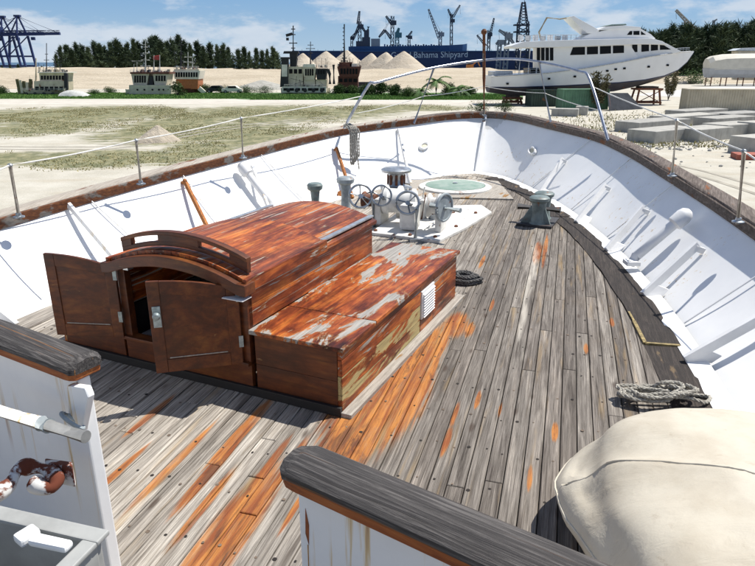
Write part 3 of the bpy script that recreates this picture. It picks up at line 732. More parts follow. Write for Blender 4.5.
m = MB(); wheel(m, W(-.62, .30, .56), wx * .55 - wy * .8 + Vector((0, 0, .2)), .17, .018, 5); m.tube([W(-.62, .30, .56), W(-.5, .6, .42)], .03, 8); m.tube([W(-.5, .55, 0), W(-.5, .55, .45)], .05, 10); m.build('brake_handwheel', M['chrome'], wl_, True)
m = MB(); m.lathe([(.10, -.16), (.17, -.14), (.17, -.10), (.12, -.08), (.12, .08), (.17, .10), (.17, .14), (.10, .16)], W(-.32, 1.0, .44), wx, 20); m.build('drum', M['wind_white'], wl_, True)
m = MB(); m.box(W(-.05, 1.25, .2), (.5, .3, .34), -R(20)); m.build('motor_case', M['wind_white'], wl_, bevel=.06)
m = MB(); m.lathe([(.09, 0), (.09, .26), (.12, .28), (.12, .33), (.03, .35)], W(.36, 1.2, 0), (0, 0, 1), 16); m.build('gear_post', M['chrome'], wl_, True)
for k in range(14):
    a_ = W(.54 + .012 * math.sin(k * 2.1), .5 + k * .095, .34 - .022 * min(k, 13)); m = MB(); m.tube([a_ + (wx if k % 2 else Vector((0, 0, 1))) * (.028 * math.cos(t_)) + wy * (.055 * math.sin(t_)) for t_ in [6.283 * q / 12 for q in range(12)]], .011, 6, closed=True); m.build('chain_link', M['rusty'], wl_, True)
for (u, v) in ((-.3, .15), (.7, .1), (.85, .8), (-.3, 1.7), (.95, 1.8), (.3, .08)):
    m = MB(); m.lathe([(.03, .04), (.03, .065), (.012, .075)], W(u, v, .0), (0, 0, 1), 6); m.build('bolt_head', M['rusty'], wl_)

def bollard_head(px, py, h, r, label, mat, name='mooring_post'):
    p = at_z(px, py, DECK); v = thing(name, p, label, 'mooring post', None)
    m = MB(); m.lathe([(r * 1.0, 0), (r * 1.0, .05), (r * .55, .10), (r * .48, h * .55), (r * .6, h * .8)], p, (0, 0, 1), 20); m.build('post', mat, v, True)
    m = MB(); m.lathe([(r * .6, h * .8), (r * .95, h * .86), (r * 1.0, h * .95), (r * .8, h), (.01, h * 1.01)], p, (0, 0, 1), 20); m.build('head', mat, v, True)
    return v
bollard_head(316, 222, .62, .125, 'grey green mooring post half hidden behind the deckhouse roof', M['green_paint'])
bollard_head(346, 214, .62, .15, 'grey mooring post beside the windlass handwheel', M['grey_paint'])
# capstan
cp = at_z(396, 197, DECK)
cap = thing('capstan', cp, 'grey vertical capstan with flared head and rusty brown barrel', 'capstan')
m = MB(); m.lathe([(.30, 0), (.30, .07), (.26, .12), (.22, .14)], cp, (0, 0, 1), 28); m.build('base', M['wind_white'], cap, True)
m = MB(); m.lathe([(.22, .14), (.29, .15), (.30, .19), (.20, .22)], cp, (0, 0, 1), 28); m.build('lower_flange', M['chrome'], cap, True)
m = MB(); m.lathe([(.19, .21), (.145, .27), (.14, .40), (.17, .46)], cp, (0, 0, 1), 28); m.build('barrel', M['chrome'], cap, True)
for k in range(8):
    an = k * math.pi / 4; d = Vector((math.cos(an), math.sin(an), 0)); m = MB(); m.beam(cp + d * .145 + Vector((0, 0, .245)), cp + d * .145 + Vector((0, 0, .43)), .06, .05); m.build('whelp', M['rusty'], cap, bevel=.008)
m = MB(); m.lathe([(.17, .455), (.28, .48), (.29, .52), (.24, .55), (.08, .565), (.01, .565)], cp, (0, 0, 1), 28); m.build('head', M['chrome'], cap, True)
# round green deck hatch forward
hp_ = at_z(455, 189, DECK); hat = thing('deck_hatch', hp_, 'round pale green hatch lid in a grey ring on the foredeck', 'hatch')
m = MB(); m.prism([hp_ + Vector((x, y, -.02)) for x, y in ((-.85, -.9), (.95, -1.1), (1.0, .75), (.55, 1.0), (-.9, .9))], (0, 0, .05)); m.build('pad', M['sill'], hat, bevel=.01)
m = MB(); m.lathe([(.72, .02), (.72, .06), (.66, .085), (.60, .085), (.58, .05)], hp_, (0, 0, 1), 48); m.build('ring', M['wind_white'], hat, True)
m = MB(); m.lathe([(.585, .05), (.585, .088), (.54, .10), (.20, .115), (.01, .118)], hp_, (0, 0, 1), 48); m.build('lid', plain('hatch_green', (.17, .26, .215), .6, 0, .35, 6, c2=(.26, .33, .29)), hat, True)
m = MB(); m.lathe([(.05, .11), (.05, .135), (.02, .14)], hp_, (0, 0, 1), 14); m.build('boss', M['chrome'], hat, True)
# cross bitts to starboard
bp = at_z(537, 226, DECK); bt = thing('cross_bitts', bp, 'green grey double mooring bitts with a crossbar on rust stained planks', 'bitts')
bx_, by_ = Vector((math.cos(R(25)), -math.sin(R(25)), 0)), Vector((math.sin(R(25)), math.cos(R(25)), 0))
m = MB(); m.prism([bp + bx_ * a_ + by_ * c_ + Vector((0, 0, .003)) for a_, c_ in ((-.30, -.12), (.24, -.12), (.24, .55), (-.30, .55))], (0, 0, .04)); m.build('base_plate', M['dark_iron'], bt, bevel=.006)
for q, hh in ((.02, .46), (.40, .46)):
    c_ = bp + by_ * q
    m = MB(); m.lathe([(.14, .04), (.115, .08), (.10, .20), (.115, hh - .09), (.15, hh - .06), (.155, hh - .02), (.13, hh), (.01, hh + .005)], c_, (0, 0, 1), 20); m.build('bitt_post', M['green_paint'], bt, True)
m = MB(); m.tube([bp + bx_ * -.36 + by_ * .2 + Vector((0, 0, .24)), bp + bx_ * .30 + by_ * .2 + Vector((0, 0, .24))], .05, 12); m.build('crossbar', M['dark_iron'], bt, True)
m = MB(); m.prism([bp + bx_ * -.26 + by_ * -.02 + Vector((0, 0, .04)), bp + bx_ * .2 + by_ * -.02 + Vector((0, 0, .04)), bp + bx_ * .1 + by_ * -.02 + Vector((0, 0, .3)), bp + bx_ * -.12 + by_ * -.02 + Vector((0, 0, .3))], by_ * .05); m.build('gusset', M['green_paint'], bt, bevel=.006)

# ---- ropes: twisted three-strand tubes
def mat_rope(name, c, dark):
    t = NT(name); n = t.noise(t.pos, 60, 3); k = t.noise(t.pos, 4, 3)
    return t.done(t.mix(t.rng(n, .35, .65), dark, t.mix(t.rng(k, .4, .6), c, tuple(x * .75 for x in c))), .9, 0, n, .6, .004, spec=.2)
M['rope_pale'] = mat_rope('rope_pale', (.50, .48, .42), (.24, .22, .19)); M['rope_dark'] = mat_rope('rope_dark', (.16, .155, .15), (.05, .05, .05))
def rope(path, r, name, mat, parent=None, origin=None, strands=3, pitch=None, sub=6):
    pts = smooth_curve(path, sub); pitch = pitch or r * 7; m = MB(); acc = [0.0]
    for a_, c_ in zip(pts, pts[1:]): acc.append(acc[-1] + (c_ - a_).length)
    # frames
    fr = []; ref = None
    for i, p in enumerate(pts):
        t = (pts[min(i + 1, len(pts) - 1)] - pts[max(i - 1, 0)]); t = t.normalized() if t.length > 1e-9 else Vector((1, 0, 0))
        if ref is None: a_ = frame_axes(t)[0]
        else:
            a_ = ref - t * ref.dot(t); a_ = a_.normalized() if a_.length > 1e-6 else frame_axes(t)[0]
        ref = a_; fr.append((a_, t.cross(a_)))
    for k in range(strands):
        q = [p + (fr[i][0] * math.cos(2 * math.pi * (acc[i] / pitch + k / strands)) + fr[i][1] * math.sin(2 * math.pi * (acc[i] / pitch + k / strands))) * r * .5 for i, p in enumerate(pts)]
        m.tube(q, r * .56, 6)
    return m.build(name, mat, parent, True, origin=origin)
c0 = at_z(464, 281, DECK); pth = []
for k in range(120):
    an = k * .42; rr = .05 + .13 * ((k * .42 / 6.283) % 3.0) / 3.0 + rnd.uniform(-.006, .006); pth.append(c0 + Vector((rr * 1.15 * math.cos(an), rr * math.sin(an), .02 + .028 * int(k * .42 / 6.283 / 3) + rnd.uniform(0, .008))))
tag(rope(pth, .018, 'rope_coil', M['rope_dark'], origin=c0, sub=3), 'dark coil of rope on the deck at the locker corner', 'rope')
c1 = at_z(655, 396, DECK + .05); pth = []
for k in range(64):
    an = k * .55; e = .20 + .035 * math.sin(k * 2.1); pth.append(c1 + Vector((e * 1.15 * math.cos(an) + .05 * math.sin(k * .31), (e * .52) * math.sin(an), .0 + .006 * (k % 12) + .02 * math.sin(k * .9))))
pth += [c1 + Vector((.20, -.06, .02)), c1 + Vector((.33, -.08, -.01)), c1 + Vector((.42, .02, -.02)), c1 + Vector((.30, .06, -.02)), c1 + Vector((.1, .02, .03)), c1 + Vector((-.12, .04, .05))]
tag(rope(pth, .016, 'rope_coil', M['rope_pale'], origin=c1 - Vector((0, 0, .05)), sub=4), 'pale rope heaped on deck behind the cream cover', 'rope')
hb0 = rail_at_pixel(345, 131, -1) + Vector((.05, -.02, .06)); pth = []
for k in range(9):
    dx = (k % 5) * .035 - .07; lo = -.50 - .05 * ((k * 7) % 4)
    inn = hb0 + Vector((.12, -.16, 0))
    pth += [hb0 + Vector((dx, .1, .03 + .006 * k)), inn + Vector((dx, -.02, -.02)), inn + Vector((dx + .01, -.03, lo * .5)), inn + Vector((dx + .015, -.02, lo)), inn + Vector((dx + .045, -.04, lo)), inn + Vector((dx + .04, -.05, lo * .5)), inn + Vector((dx + .03, -.04, .0))]
pth += [inn + Vector((.02, -.04, -.3)), inn + Vector((.08, -.05, -.55)), inn + Vector((.11, -.05, -.78))]
tag(rope(pth, .017, 'hanging_rope', M['rope_pale'], origin=hb0, sub=4), 'pale rope hank hanging over the rail by the pulpit foot', 'rope')

# ============================================================ cream canvas cover to starboard
def mat_canvas():
    t = NT('cream_canvas'); n = t.noise(t.pos, 3.0, 6, .6); f = t.noise(t.pos, 120, 2); w = t.noise(t.map(None, scale=(.5, .12, .2)), 1, 5, .6, .6)
    c = t.mix(t.rng(n, .35, .7), (.54, .495, .405), (.45, .40, .315)); sm = t.noise(t.pos, 9, 9, .75, .4)
    c = t.mix(t.math('MULTIPLY', t.rng(sm, .58, .74), .5), c, (.26, .20, .13))
    return t.done(c, .62, 0, t.math('ADD', t.math('MULTIPLY', w, 1.0), t.math('MULTIPLY', f, .05)), .35, .03, spec=.35)
M['canvas'] = mat_canvas()
cc = Vector((1.80, 2.42, DECK)); m = MB(); NU, NV = 110, 60; rr = []
SD = Vector((.86, -.51, 0)); SN = Vector((.51, .86, 0))
corner = Vector((1.0, 2.80, 0)); ca0 = math.atan2(corner.y - cc.y, corner.x - cc.x)
for j in range(NV + 1):
    ph = -math.pi / 2 + math.pi * j / NV; ring = []
    for i in range(NU):
        an = 2 * math.pi * i / NU; cx_, sx_ = math.cos(an), math.sin(an)
        sup = (abs(cx_) ** 2.25 + abs(sx_) ** 2.25) ** (-1 / 2.25)
        cph = math.cos(ph); pr = cph ** .74
        rad = sup * pr
        x, y = .80 * rad * cx_, 1.00 * rad * sx_
        zz = math.sin(ph); z = .25 + (.40 * (abs(zz) ** 1.0) if zz > 0 else -.25 * (abs(zz) ** .8))
        # pulled corner of the seam
        da = (an - ca0 + math.pi) % (2 * math.pi) - math.pi
        pull = math.exp(-(da / .30) ** 2) * math.exp(-(ph / .32) ** 2) * .13
        x += pull * math.cos(ca0); y += pull * math.sin(ca0)
        sad = math.exp(-(ph - .32) ** 2 / .05) * math.exp(-((da) / .9) ** 2) * .05
        x -= sad * math.cos(ca0); y -= sad * math.sin(ca0)
        q = Vector((x, y, z)); nn = mnoise.noise(q * 2.2) * .035 + mnoise.noise(q * 6) * .010
        q += Vector((x, y, (z - .2))).normalized() * nn
        rel = cc + q - Vector((corner.x, corner.y, 0)); sd_ = rel.dot(SN); al = rel.dot(SD)
        if zz > -.2:
            q.z += .014 * math.exp(-(sd_ / .035) ** 2) - .028 * math.exp(-((sd_ - .16) / .12) ** 2) * (1 - min(1, al * .45)) - .02 * math.exp(-((sd_ + .2) / .16) ** 2)
        dc = rel.xy.length; wa = math.atan2(rel.dot(SN), rel.dot(SD))
        q.z += .011 * math.sin(wa * 11 + dc * 4) * math.exp(-dc / .30) + .010 * math.sin(wa * 6 + 2.0) * math.exp(-dc / .7)
        q.z = max(q.z, .004)
        ring.append(cc + q)
    rr.append(ring)
m.loft(rr)
cover = thing('canvas_cover', cc, 'bulging cream canvas covered bundle with a seam, on the deck by the bulwark', 'cover')
m.build('canvas', M['canvas'], cover, True, auto=3.0)
cv = cover.children[0]
from mathutils.bvhtree import BVHTree
bvh = BVHTree.FromPolygons([v.co + cc for v in cv.data.vertices], [tuple(p.vertices) for p in cv.data.polygons])
sp = []
for k in range(60):
    o_ = Vector((corner.x, corner.y, 6)) + SD * (-.12 + k * .03)
    h_ = bvh.ray_cast(o_, Vector((0, 0, -1)))
    if h_[0] is not None and h_[0].z > DECK + .2: sp.append(h_[0] + Vector((0, 0, .001)))
m = MB(); m.tube(sp, .006, 6); m.build('seam_piping', M['canvas'], cover, True)
seam = [rr[NV // 2][i] + (rr[NV // 2][i] - cc - Vector((0, 0, .25))).normalized() * .001 for i in range(NU)]
m = MB(); m.tube(seam, .0075, 6, closed=True); m.build('seam_piping', M['canvas'], cover, True)

# ============================================================ bridge-front breastwork with timber capping (gateway between two wings)
M['cap_bridge'] = mat_grey_wood('capping_charcoal', (.012, .011, .012), (.055, .050, .048), (.19, .175, .165), .26, -R(34), (.30, .13, .035), sc=(.30, .010, .010))
M['cap_under'] = mat_grey_wood('capping_underside', (.12, .03, .012), (.30, .09, .025), (.42, .17, .05), .2, -R(34), sc=(.30, .02, .03))
CAPZ = 4.80
def wing(name, p0, p1, label):
    p0, p1 = Vector(p0), Vector(p1); d = (p1 - p0).normalized(); n = Vector((-d.y, d.x, 0))
    if n.y > 0: n = -n                  # towards the camera
    w = thing(name, p0.lerp(p1, .5) + Vector((0, 0, DECK)), label, 'breastwork')
    def P(x, o, z): return p0 + d * x + n * o + Vector((0, 0, z))
    Ln = (p1 - p0).length
    m = MB(); m.hexa([P(.04, -.03, DECK), P(Ln, -.03, DECK), P(Ln, .03, DECK), P(.04, .03, DECK), P(.04, -.03, CAPZ - .07), P(Ln, -.03, CAPZ - .07), P(Ln, .03, CAPZ - .07), P(.04, .03, CAPZ - .07)]); m.build('panel', M['white2'], w, bevel=.008)
    prof = [(-.085, -.012), (-.088, .012), (-.06, .034), (0, .042), (.06, .034), (.088, .012), (.085, -.012)]
    m = MB(); m.loft([[P(x, o * k, CAPZ + z - (.01 if k < 1 else 0)) for o, z in prof] for x, k in ((0, .72), (.02, .92), (.05, 1), (Ln * .33, 1), (Ln * .66, 1), (Ln, 1))]); cp_ = m.build('capping', M['cap_bridge'], w, True)
    m = MB(); m.loft([[P(x, o * k, CAPZ + z) for o, z in ((-.078, -.052), (-.084, -.0125), (.084, -.0125), (.078, -.052))] for x, k in ((.006, .75), (.03, .95), (.06, 1), (Ln, 1))]); m.build('capping_base', M['cap_under'], cp_, bevel=.006)
    return w, P, d, n
wR, PR, dR, nR = wing('breastwork', (-.27, 1.735, 0), (1.40, .61, 0), 'white breastwork wing with charcoal timber capping, standing in front of the locker and rusty planks')
wL, PL, dL, nL = wing('breastwork', (-1.215, 2.40, 0), (-3.5, 3.75, 0), 'white breastwork wing with hook, lever pipe and rust streaks')
# rust weep on the starboard wing
M['rust_weep'] = plain('rust_weep', (.30, .08, .02), .8, 0, .6, 20)
m = MB(); m.prism([PR(.07, .0305, 4.66), PR(.082, .0305, 4.60), PR(.078, .0305, 4.52), PR(.066, .0305, 4.56)], nR * .0012); m.build('rust_weep', M['rust_weep'], wR)
m = MB(); m.prism([PR(.072, .0305, 4.518), PR(.076, .0305, 4.518), PR(.074, .0305, 4.40), PR(.071, .0305, 4.40)], nR * .001); m.build('rust_weep', plain('rust_weep_pale', (.5, .25, .06), .8, 0, .5, 20), wR)
# port wing fittings
m = MB(); m.prism([PL(.02, .035, 4.50), PL(.10, .035, 4.50), PL(.06, .035, 4.72), PL(-.06, .035, 4.74), PL(-.075, .035, 4.70)], nL * .035); m.build('gate_horn', M['white2'], wL, bevel=.008)
m = MB(); m.tube([PL(.03 + .05 * math.cos(a), .09 + .03 * math.sin(a), 4.57 + .035 * math.sin(a * 1.0 + .6)) for a in [2 * math.pi * k / 20 for k in range(20)]], .009, 8, closed=True); m.build('shackle_ring', M['grey_paint'], wL, True)
lv0, lv1 = at_z(86, 437, 4.60), at_z(-30, 402, 4.60)
lever = thing('lever_pipe', lv1, 'pale grey lever pipe jutting across the white breastwork', 'pipe')
m = MB(); m.tube([lv0, lv0.lerp(lv1, .30)], .026, 14); m.build('tube', plain('pipe_grey', (.33, .335, .33), .45, .3, .3, 8), lever, True)
m = MB(); m.tube([lv0.lerp(lv1, .30), lv0.lerp(lv1, .36)], .033, 14); m.build('collar', M['grey_paint'], lever, True)
m = MB(); m.tube([lv0.lerp(lv1, .36), lv1], .029, 14); m.build('white_sleeve', M['white2'], lever, True)
# rusty hook
hk = at_z(62, 487, 4.33)
hook = thing('gate_hook', hk, 'flaking white hook, rusty at its curl, on the breastwork', 'hook')
h0, h1, h2, h3, h4 = at_z(8, 486, 4.36), at_z(18, 470, 4.38), at_z(48, 471, 4.36), at_z(50, 489, 4.33), at_z(34, 484, 4.33)
M['flake'] = plain('flaking_white', (.74, .73, .70), .9, 0, .2, 6, rust=.95, rustc=(.13, .03, .012), rscale=9)
m = MB(); pts = smooth_curve([at_z(-14, 500, 4.36), h0, h1, at_z(32, 467, 4.37), h2, at_z(56, 480, 4.345), h3, h4], 6); m.tube(pts, [.03 + .008 * math.sin(i * .5) for i in range(len(pts))], 10); m.build('curl', M['flake'], hook, True)
bk = MB(); q = [at_z(44, 462, 4.38), at_z(72, 466, 4.40), at_z(76, 488, 4.30), at_z(58, 484, 4.30)]; bk.prism(q, Vector((-.03, .06, -.02))); bk.build('bracket', M['flake'], hook, bevel=.008)
# grey open locker box
gb = at_z(28, 556, 4.42); gx = Vector((math.cos(R(-16)), math.sin(R(-16)), 0)); gy = Vector((-gx.y, gx.x, 0))
M['gbox'] = plain('grey_box_paint', (.36, .365, .35), .5, 0, .25, 4, rust=.25, rustc=(.25, .2, .15), rscale=6)
gbx = thing('grey_box', Vector((gb.x, gb.y, DECK)), 'grey open topped metal box with a white latch, below the lever pipe', 'box')
def G(u, v, z): return Vector((gb.x, gb.y, 0)) + gx * u + gy * v + Vector((0, 0, z))
def gbox(u0, u1, v0, v1, z0, z1, nm, mt=None, bev=.006):
    m = MB(); m.hexa([G(u0, v0, z0), G(u1, v0, z0), G(u1, v1, z0), G(u0, v1, z0), G(u0, v0, z1), G(u1, v0, z1), G(u1, v1, z1), G(u0, v1, z1)]); return m.build(nm, mt or M['gbox'], gbx, bevel=bev)
gbox(-.40, .17, .12, .15, DECK, 4.42, 'wall'); gbox(.15, .18, -.55, .118, DECK, 4.42, 'wall'); gbox(-.40, -.37, -.55, .118, DECK, 4.42, 'wall'); gbox(-.37, .15, -.55, .12, DECK, DECK + .35, 'bottom')
gbox(-.41, .20, .10, .165, 4.421, 4.44, 'rim'); gbox(.14, .20, -.55, .0995, 4.421, 4.44, 'rim')
m = MB(); m.hexa([G(u, v, z) for z in (4.442, 4.475) for u, v in ((-.075, .02), (-.02, .0), (.0, .07), (-.055, .09))]); m.hexa([G(u, v, z) for z in (4.443, 4.47) for u, v in ((-.01, .015), (.14, .02), (.14, .062), (-.005, .06))]); m.build('latch', M['white_clean'], gbx, bevel=.011)

# ============================================================ the yard: ground, roads, grass
def gpt(px, py, z=0.0): return at_z(px, py, z)
def patch(x0, y0, x1, y1):          # pixel rectangle on the ground -> ellipse in metres
    xm, ym = (x0 + x1) / 2, (y0 + y1) / 2
    a, b_, c = gpt(x0, ym), gpt(x1, ym), gpt(xm, ym); n_, f_ = gpt(xm, y1), gpt(xm, y0)
    return (c.x, (n_.y + f_.y) / 2, abs(b_.x - a.x) / 2, abs(f_.y - n_.y) / 2)
PATCH = [patch(*p) for p in ((-60, 108, 120, 124), (-40, 118, 110, 140), (60, 106, 200, 122), (110, 112, 235, 138), (-60, 150, 70, 170), (30, 152, 150, 172), (140, 140, 260, 166), (200, 108, 330, 128),
                             (240, 126, 335, 152), (300, 106, 420, 116), (330, 104, 480, 112), (200, 128, 300, 150), (-200, 108, 20, 140), (470, 100, 520, 108), (100, 128, 180, 140), (560, 148, 640, 160), (-80, 104, 180, 132), (120, 104, 420, 126), (-40, 148, 260, 170), (60, 120, 330, 150))]
def mat_ground():
    t = NT('sandy_ground'); n0 = t.noise(t.pos, .05, 6, .6); n1 = t.noise(t.pos, .35, 8, .65); n2 = t.noise(t.pos, 6, 8, .7); n3 = t.noise(t.map(None, scale=(9, 2.2, 1)), 1, 6, .6)
    c = t.mix(t.rng(n1, .3, .7), (.51, .485, .42), (.41, .385, .32))
    c = t.mix(t.math('MULTIPLY', t.rng(n3, .5, .72), .5), c, (.38, .32, .23))
    c = t.mix(t.math('MULTIPLY', t.rng(n2, .55, .8), .55), c, (.30, .26, .20))
    e = t.ellipses(t.pos, PATCH)
    n4 = t.noise(t.map(None, scale=(2.2, 1.1, 1)), 1, 7, .7)
    m = t.math('ADD', t.math('MULTIPLY', e, .8), t.math('MULTIPLY', t.math('SUBTRACT', n4, .5), 2.2))
    m = t.math('MULTIPLY', t.rng(m, -.12, .36), t.rng(e, 0.0, .22))
    n5 = t.noise(t.map(None, scale=(.9, 1.6, 1)), 1, 8, .75)
    g = t.mix(t.rng(n5, .40, .60), (.075, .088, .026), (.22, .205, .10)); g = t.mix(t.math('MULTIPLY', t.rng(n5, .58, .68), .6), g, (.40, .37, .28))
    c = t.mix(t.math('MULTIPLY', m, .85), c, g)
    return t.done(c, .95, 0, t.math('ADD', n2, t.math('MULTIPLY', n1, 2.0)), .7, .06, spec=.15)
b = MB(); b.add([(-9000, -400, 0), (9000, -400, 0), (9000, 9000, 0), (-9000, 9000, 0)], [(0, 1, 2, 3)]); tag(b.build('ground', mat_ground()), None, None, kind='structure')
# pale sand track across the field
def ribbon(name, pts, w, mat, z, kind='structure'):
    b = MB(); rr = []
    for i, p in enumerate(pts):
        t = pts[min(i + 1, len(pts) - 1)] - pts[max(i - 1, 0)]; n = Vector((-t.y, t.x, 0)).normalized()
        k = 1 + .25 * mnoise.noise(Vector((i * .6, 3.3, 0)))
        rr.append([p - n * w * k / 2 + Vector((0, 0, z)), p + n * w * k / 2 + Vector((0, 0, z))])
    b.loft(rr, closed=False, caps=False); return tag(b.build(name, mat), None, None, kind=kind)
M['track'] = plain('track_sand', (.56, .52, .45), .95, 0, .16, .5, bs=.4, bd=.05)
ribbon('sand_track', smooth_curve([gpt(-250, 101), gpt(-60, 102), gpt(60, 102), gpt(200, 101.5), (gpt(330, 101)), gpt(430, 102), gpt(520, 103), gpt(640, 104)], 8), 11, M['track'], .006)
ribbon('road', smooth_curve([gpt(655, 96), gpt(690, 92.5), gpt(730, 88), gpt(800, 82), gpt(900, 79)], 6), 12, plain('road_concrete', (.52, .51, .48), .9, 0, .12, .4), .010)

M['rut'] = plain('rut_sand', (.36, .33, .27), .95, 0, .3, 1.2, bs=.6, bd=.05)
for pts in (((560, 150), (620, 156), (690, 168), (770, 190)), ((560, 153.5), (620, 160), (688, 173), (765, 197)), ((-40, 146), (60, 147), (130, 144), (220, 128), (330, 116)), ((-40, 148.5), (60, 149.5), (132, 146.5), (224, 130), (334, 117.4)), ((-60, 101), (200, 100.8), (480, 102.4)), ((-60, 102.6), (200, 102.4), (480, 103.6))):
    ribbon('tyre_rut', smooth_curve([gpt(*p) for p in pts], 8), .32, M['rut'], .014)
def np_tufts(name, items, mats, blades=3):
    V, Fc = [], []; mi = []
    for x, y, z, h, w, k in items:
        for q in range(blades):
            an = rnd.uniform(0, 6.283); dx, dy = math.cos(an) * w, math.sin(an) * w; lx, ly = rnd.uniform(-.4, .4) * h, rnd.uniform(-.4, .4) * h
            b0 = len(V); V += [(x - dx, y - dy, z), (x + dx, y + dy, z), (x + lx, y + ly, z + h * rnd.uniform(.7, 1.1))]; Fc.append((b0, b0 + 1, b0 + 2)); mi.append(k)
    me = bpy.data.meshes.new(name); me.from_pydata(V, [], Fc)
    for mm in mats: me.materials.append(mm)
    me.polygons.foreach_set('material_index', mi); me.update()
    o = bpy.data.objects.new(name, me); col.objects.link(o); return o
def mat_leaf(name, c, c2, trans=.0, rough=.7, scale=.6):
    t = NT(name); n = t.noise(t.pos, scale, 3); k = t.mix(t.rng(n, .35, .65), c, c2)
    k = t.mix(1.0, k, t.ramp(t.rand(), [(0, (.75, .78, .75)), (1, (1.2, 1.15, 1.1))]), 'MULTIPLY')
    return t.done(k, rough, spec=.2)
M['dry'] = mat_leaf('dry_grass', (.42, .37, .20), (.30, .28, .13)); M['olive'] = mat_leaf('olive_grass', (.22, .23, .085), (.31, .28, .14)); M['lush'] = mat_leaf('lush_grass', (.11, .22, .045), (.15, .25, .07))
items = []
for (x, y, rx, ry) in PATCH:
    for _ in range(int(min(15000, rx * ry * 26))):
        a_, r_ = rnd.uniform(0, 6.283), math.sqrt(rnd.random()); px, py = x + rx * r_ * math.cos(a_), y + ry * r_ * math.sin(a_)
        if mnoise.noise(Vector((px * .18, py * .10, 1.7))) + .5 * mnoise.noise(Vector((px * .7, py * .5, 4))) + .45 * (1 - r_) < .18: continue
        items.append((px, py, 0, rnd.uniform(.03, .11), rnd.uniform(.02, .06), rnd.choice((0, 0, 1))))
tag(np_tufts('field_grass', items, [M['dry'], M['olive']], 2), 'patchy dry olive grass growing on the sandy field', 'grass', kind='stuff')
items = []
for _ in range(34000):
    t_ = rnd.random(); px = -140 + t_ * 660; yy = rnd.uniform(93.0, 98.6) + (1.2 if px > 250 else 0)
    p = gpt(px, yy); items.append((p.x, p.y, 0, rnd.uniform(.08, .30), rnd.uniform(.06, .14), 0))
tag(np_tufts('verge_grass', items, [M['lush']], 2), 'lush green grass strip along the far side of the sand track', 'grass', kind='stuff')
b = MB(); rr = []
for i in range(40):
    px = -140 + i * 17; q0, q1 = gpt(px, 98.8 + (1.0 if px > 250 else 0)), gpt(px, 92.6); rr.append([q0 + Vector((0, 0, .01)), q1 + Vector((0, 0, .01))])
b.loft(rr, closed=False, caps=False); tag(b.build('verge', plain('verge_soil', (.085, .16, .045), .9)), None, None, kind='structure')

# ---- terrain: sand banks behind the tugs
def heightfield(name, x0, x1, y0, y1, fn, mat, nx=120, ny=24):
    V, Fc = [], []
    for j in range(ny + 1):
        for i in range(nx + 1):
            x, y = x0 + (x1 - x0) * i / nx, y0 + (y1 - y0) * j / ny; V.append((x, y, fn(x, y)))
    for j in range(ny):
        for i in range(nx):
            a_ = j * (nx + 1) + i; Fc.append((a_, a_ + 1, a_ + nx + 2, a_ + nx + 1))
    me = bpy.data.meshes.new(name); me.from_pydata(V, [], Fc); me.materials.append(mat)
    for p in me.polygons: p.use_smooth = True
    o = bpy.data.objects.new(name, me); col.objects.link(o); return tag(o, None, None, kind='structure')
def mat_sand(name, c, c2):
    t = NT(name); n = t.noise(t.map(None, scale=(14, 6, 1.2)), 1, 7, .65); n2 = t.noise(t.pos, .8, 8, .7)
    k = t.mix(t.rng(n, .35, .65), c, c2); k = t.mix(t.math('MULTIPLY', t.rng(n2, .5, .75), .4), k, tuple(x * .7 for x in c2)); return t.done(k, .95, 0, n2, .9, .5, spec=.1)
M['bank'] = mat_sand('bank_sand', (.50, .435, .335), (.41, .35, .262)); M['pile'] = mat_sand('pile_sand', (.52, .46, .37), (.44, .38, .30))
def bank_fn(x, y):
    t_ = max(0.0, min(1.0, (y - 158) / 34)); e = t_ * t_ * (3 - 2 * t_)
    h = 3.4 * e + .9 * mnoise.noise(Vector((x * .03, y * .05, 0))) * e + .5 * mnoise.noise(Vector((x * .12, y * .12, 2))) * e
    edge = max(0.0, min(1.0, (x + 600) / 30)) * max(0.0, min(1.0, (62 - x) / 16))
    back = max(0.0, min(1.0, (300 - y) / 20))
    return -.3 + (h + .3) * edge * (.25 + .75 * back)
heightfield('sand_bank', -600, 80, 156, 300, bank_fn, M['bank'], 200, 40)
def flat_fn(x, y):
    t_ = max(0.0, min(1.0, (y - 190) / 60)); return -.2 + 2.4 * t_ + .5 * mnoise.noise(Vector((x * .05, y * .04, 7))) * t_
heightfield('sand_flat', -10, 220, 180, 330, flat_fn, M['bank'], 60, 30)
def heap(px, pytop, w, Y, mat, label, grp, name='sand_heap', base=2.0, skew=0.0):
    q = at_y(px, pytop, Y); h = q.z - base; b = MB(); n = 40; rr = []
    for r_ in [0, .05, .12, .22, .35, .5, .66, .82, 1.0, 1.12]:
        ring = []
        for k in range(n):
            an = 2 * math.pi * k / n; kk = 1 + .22 * mnoise.noise(Vector((math.cos(an) * 1.5, math.sin(an) * 1.5, px * .37))) + .06 * mnoise.noise(Vector((math.cos(an) * 5, math.sin(an) * 5, px)))
            rad = max(r_, 1e-3) * w / 2 * kk
            prof = max(0.0, 1.06 - .06 * r_ - math.sqrt(r_ * r_ + .0036) * 1.0) if r_ < 1.05 else 0.0
            x, y = rad * math.cos(an) + skew * prof, rad * math.sin(an)
            ring.append(Vector((q.x + x, Y + y, base - .8 * (r_ > 1.05) + h * prof * (1 + .05 * mnoise.noise(Vector((x * .4, y * .4, px)))))))
        rr.append(ring)
    b.loft(rr, caps=False); o = b.build(name, mat, None, True, origin=(q.x, Y, base), auto=3)
    return tag(o, label, 'sand heap', grp)
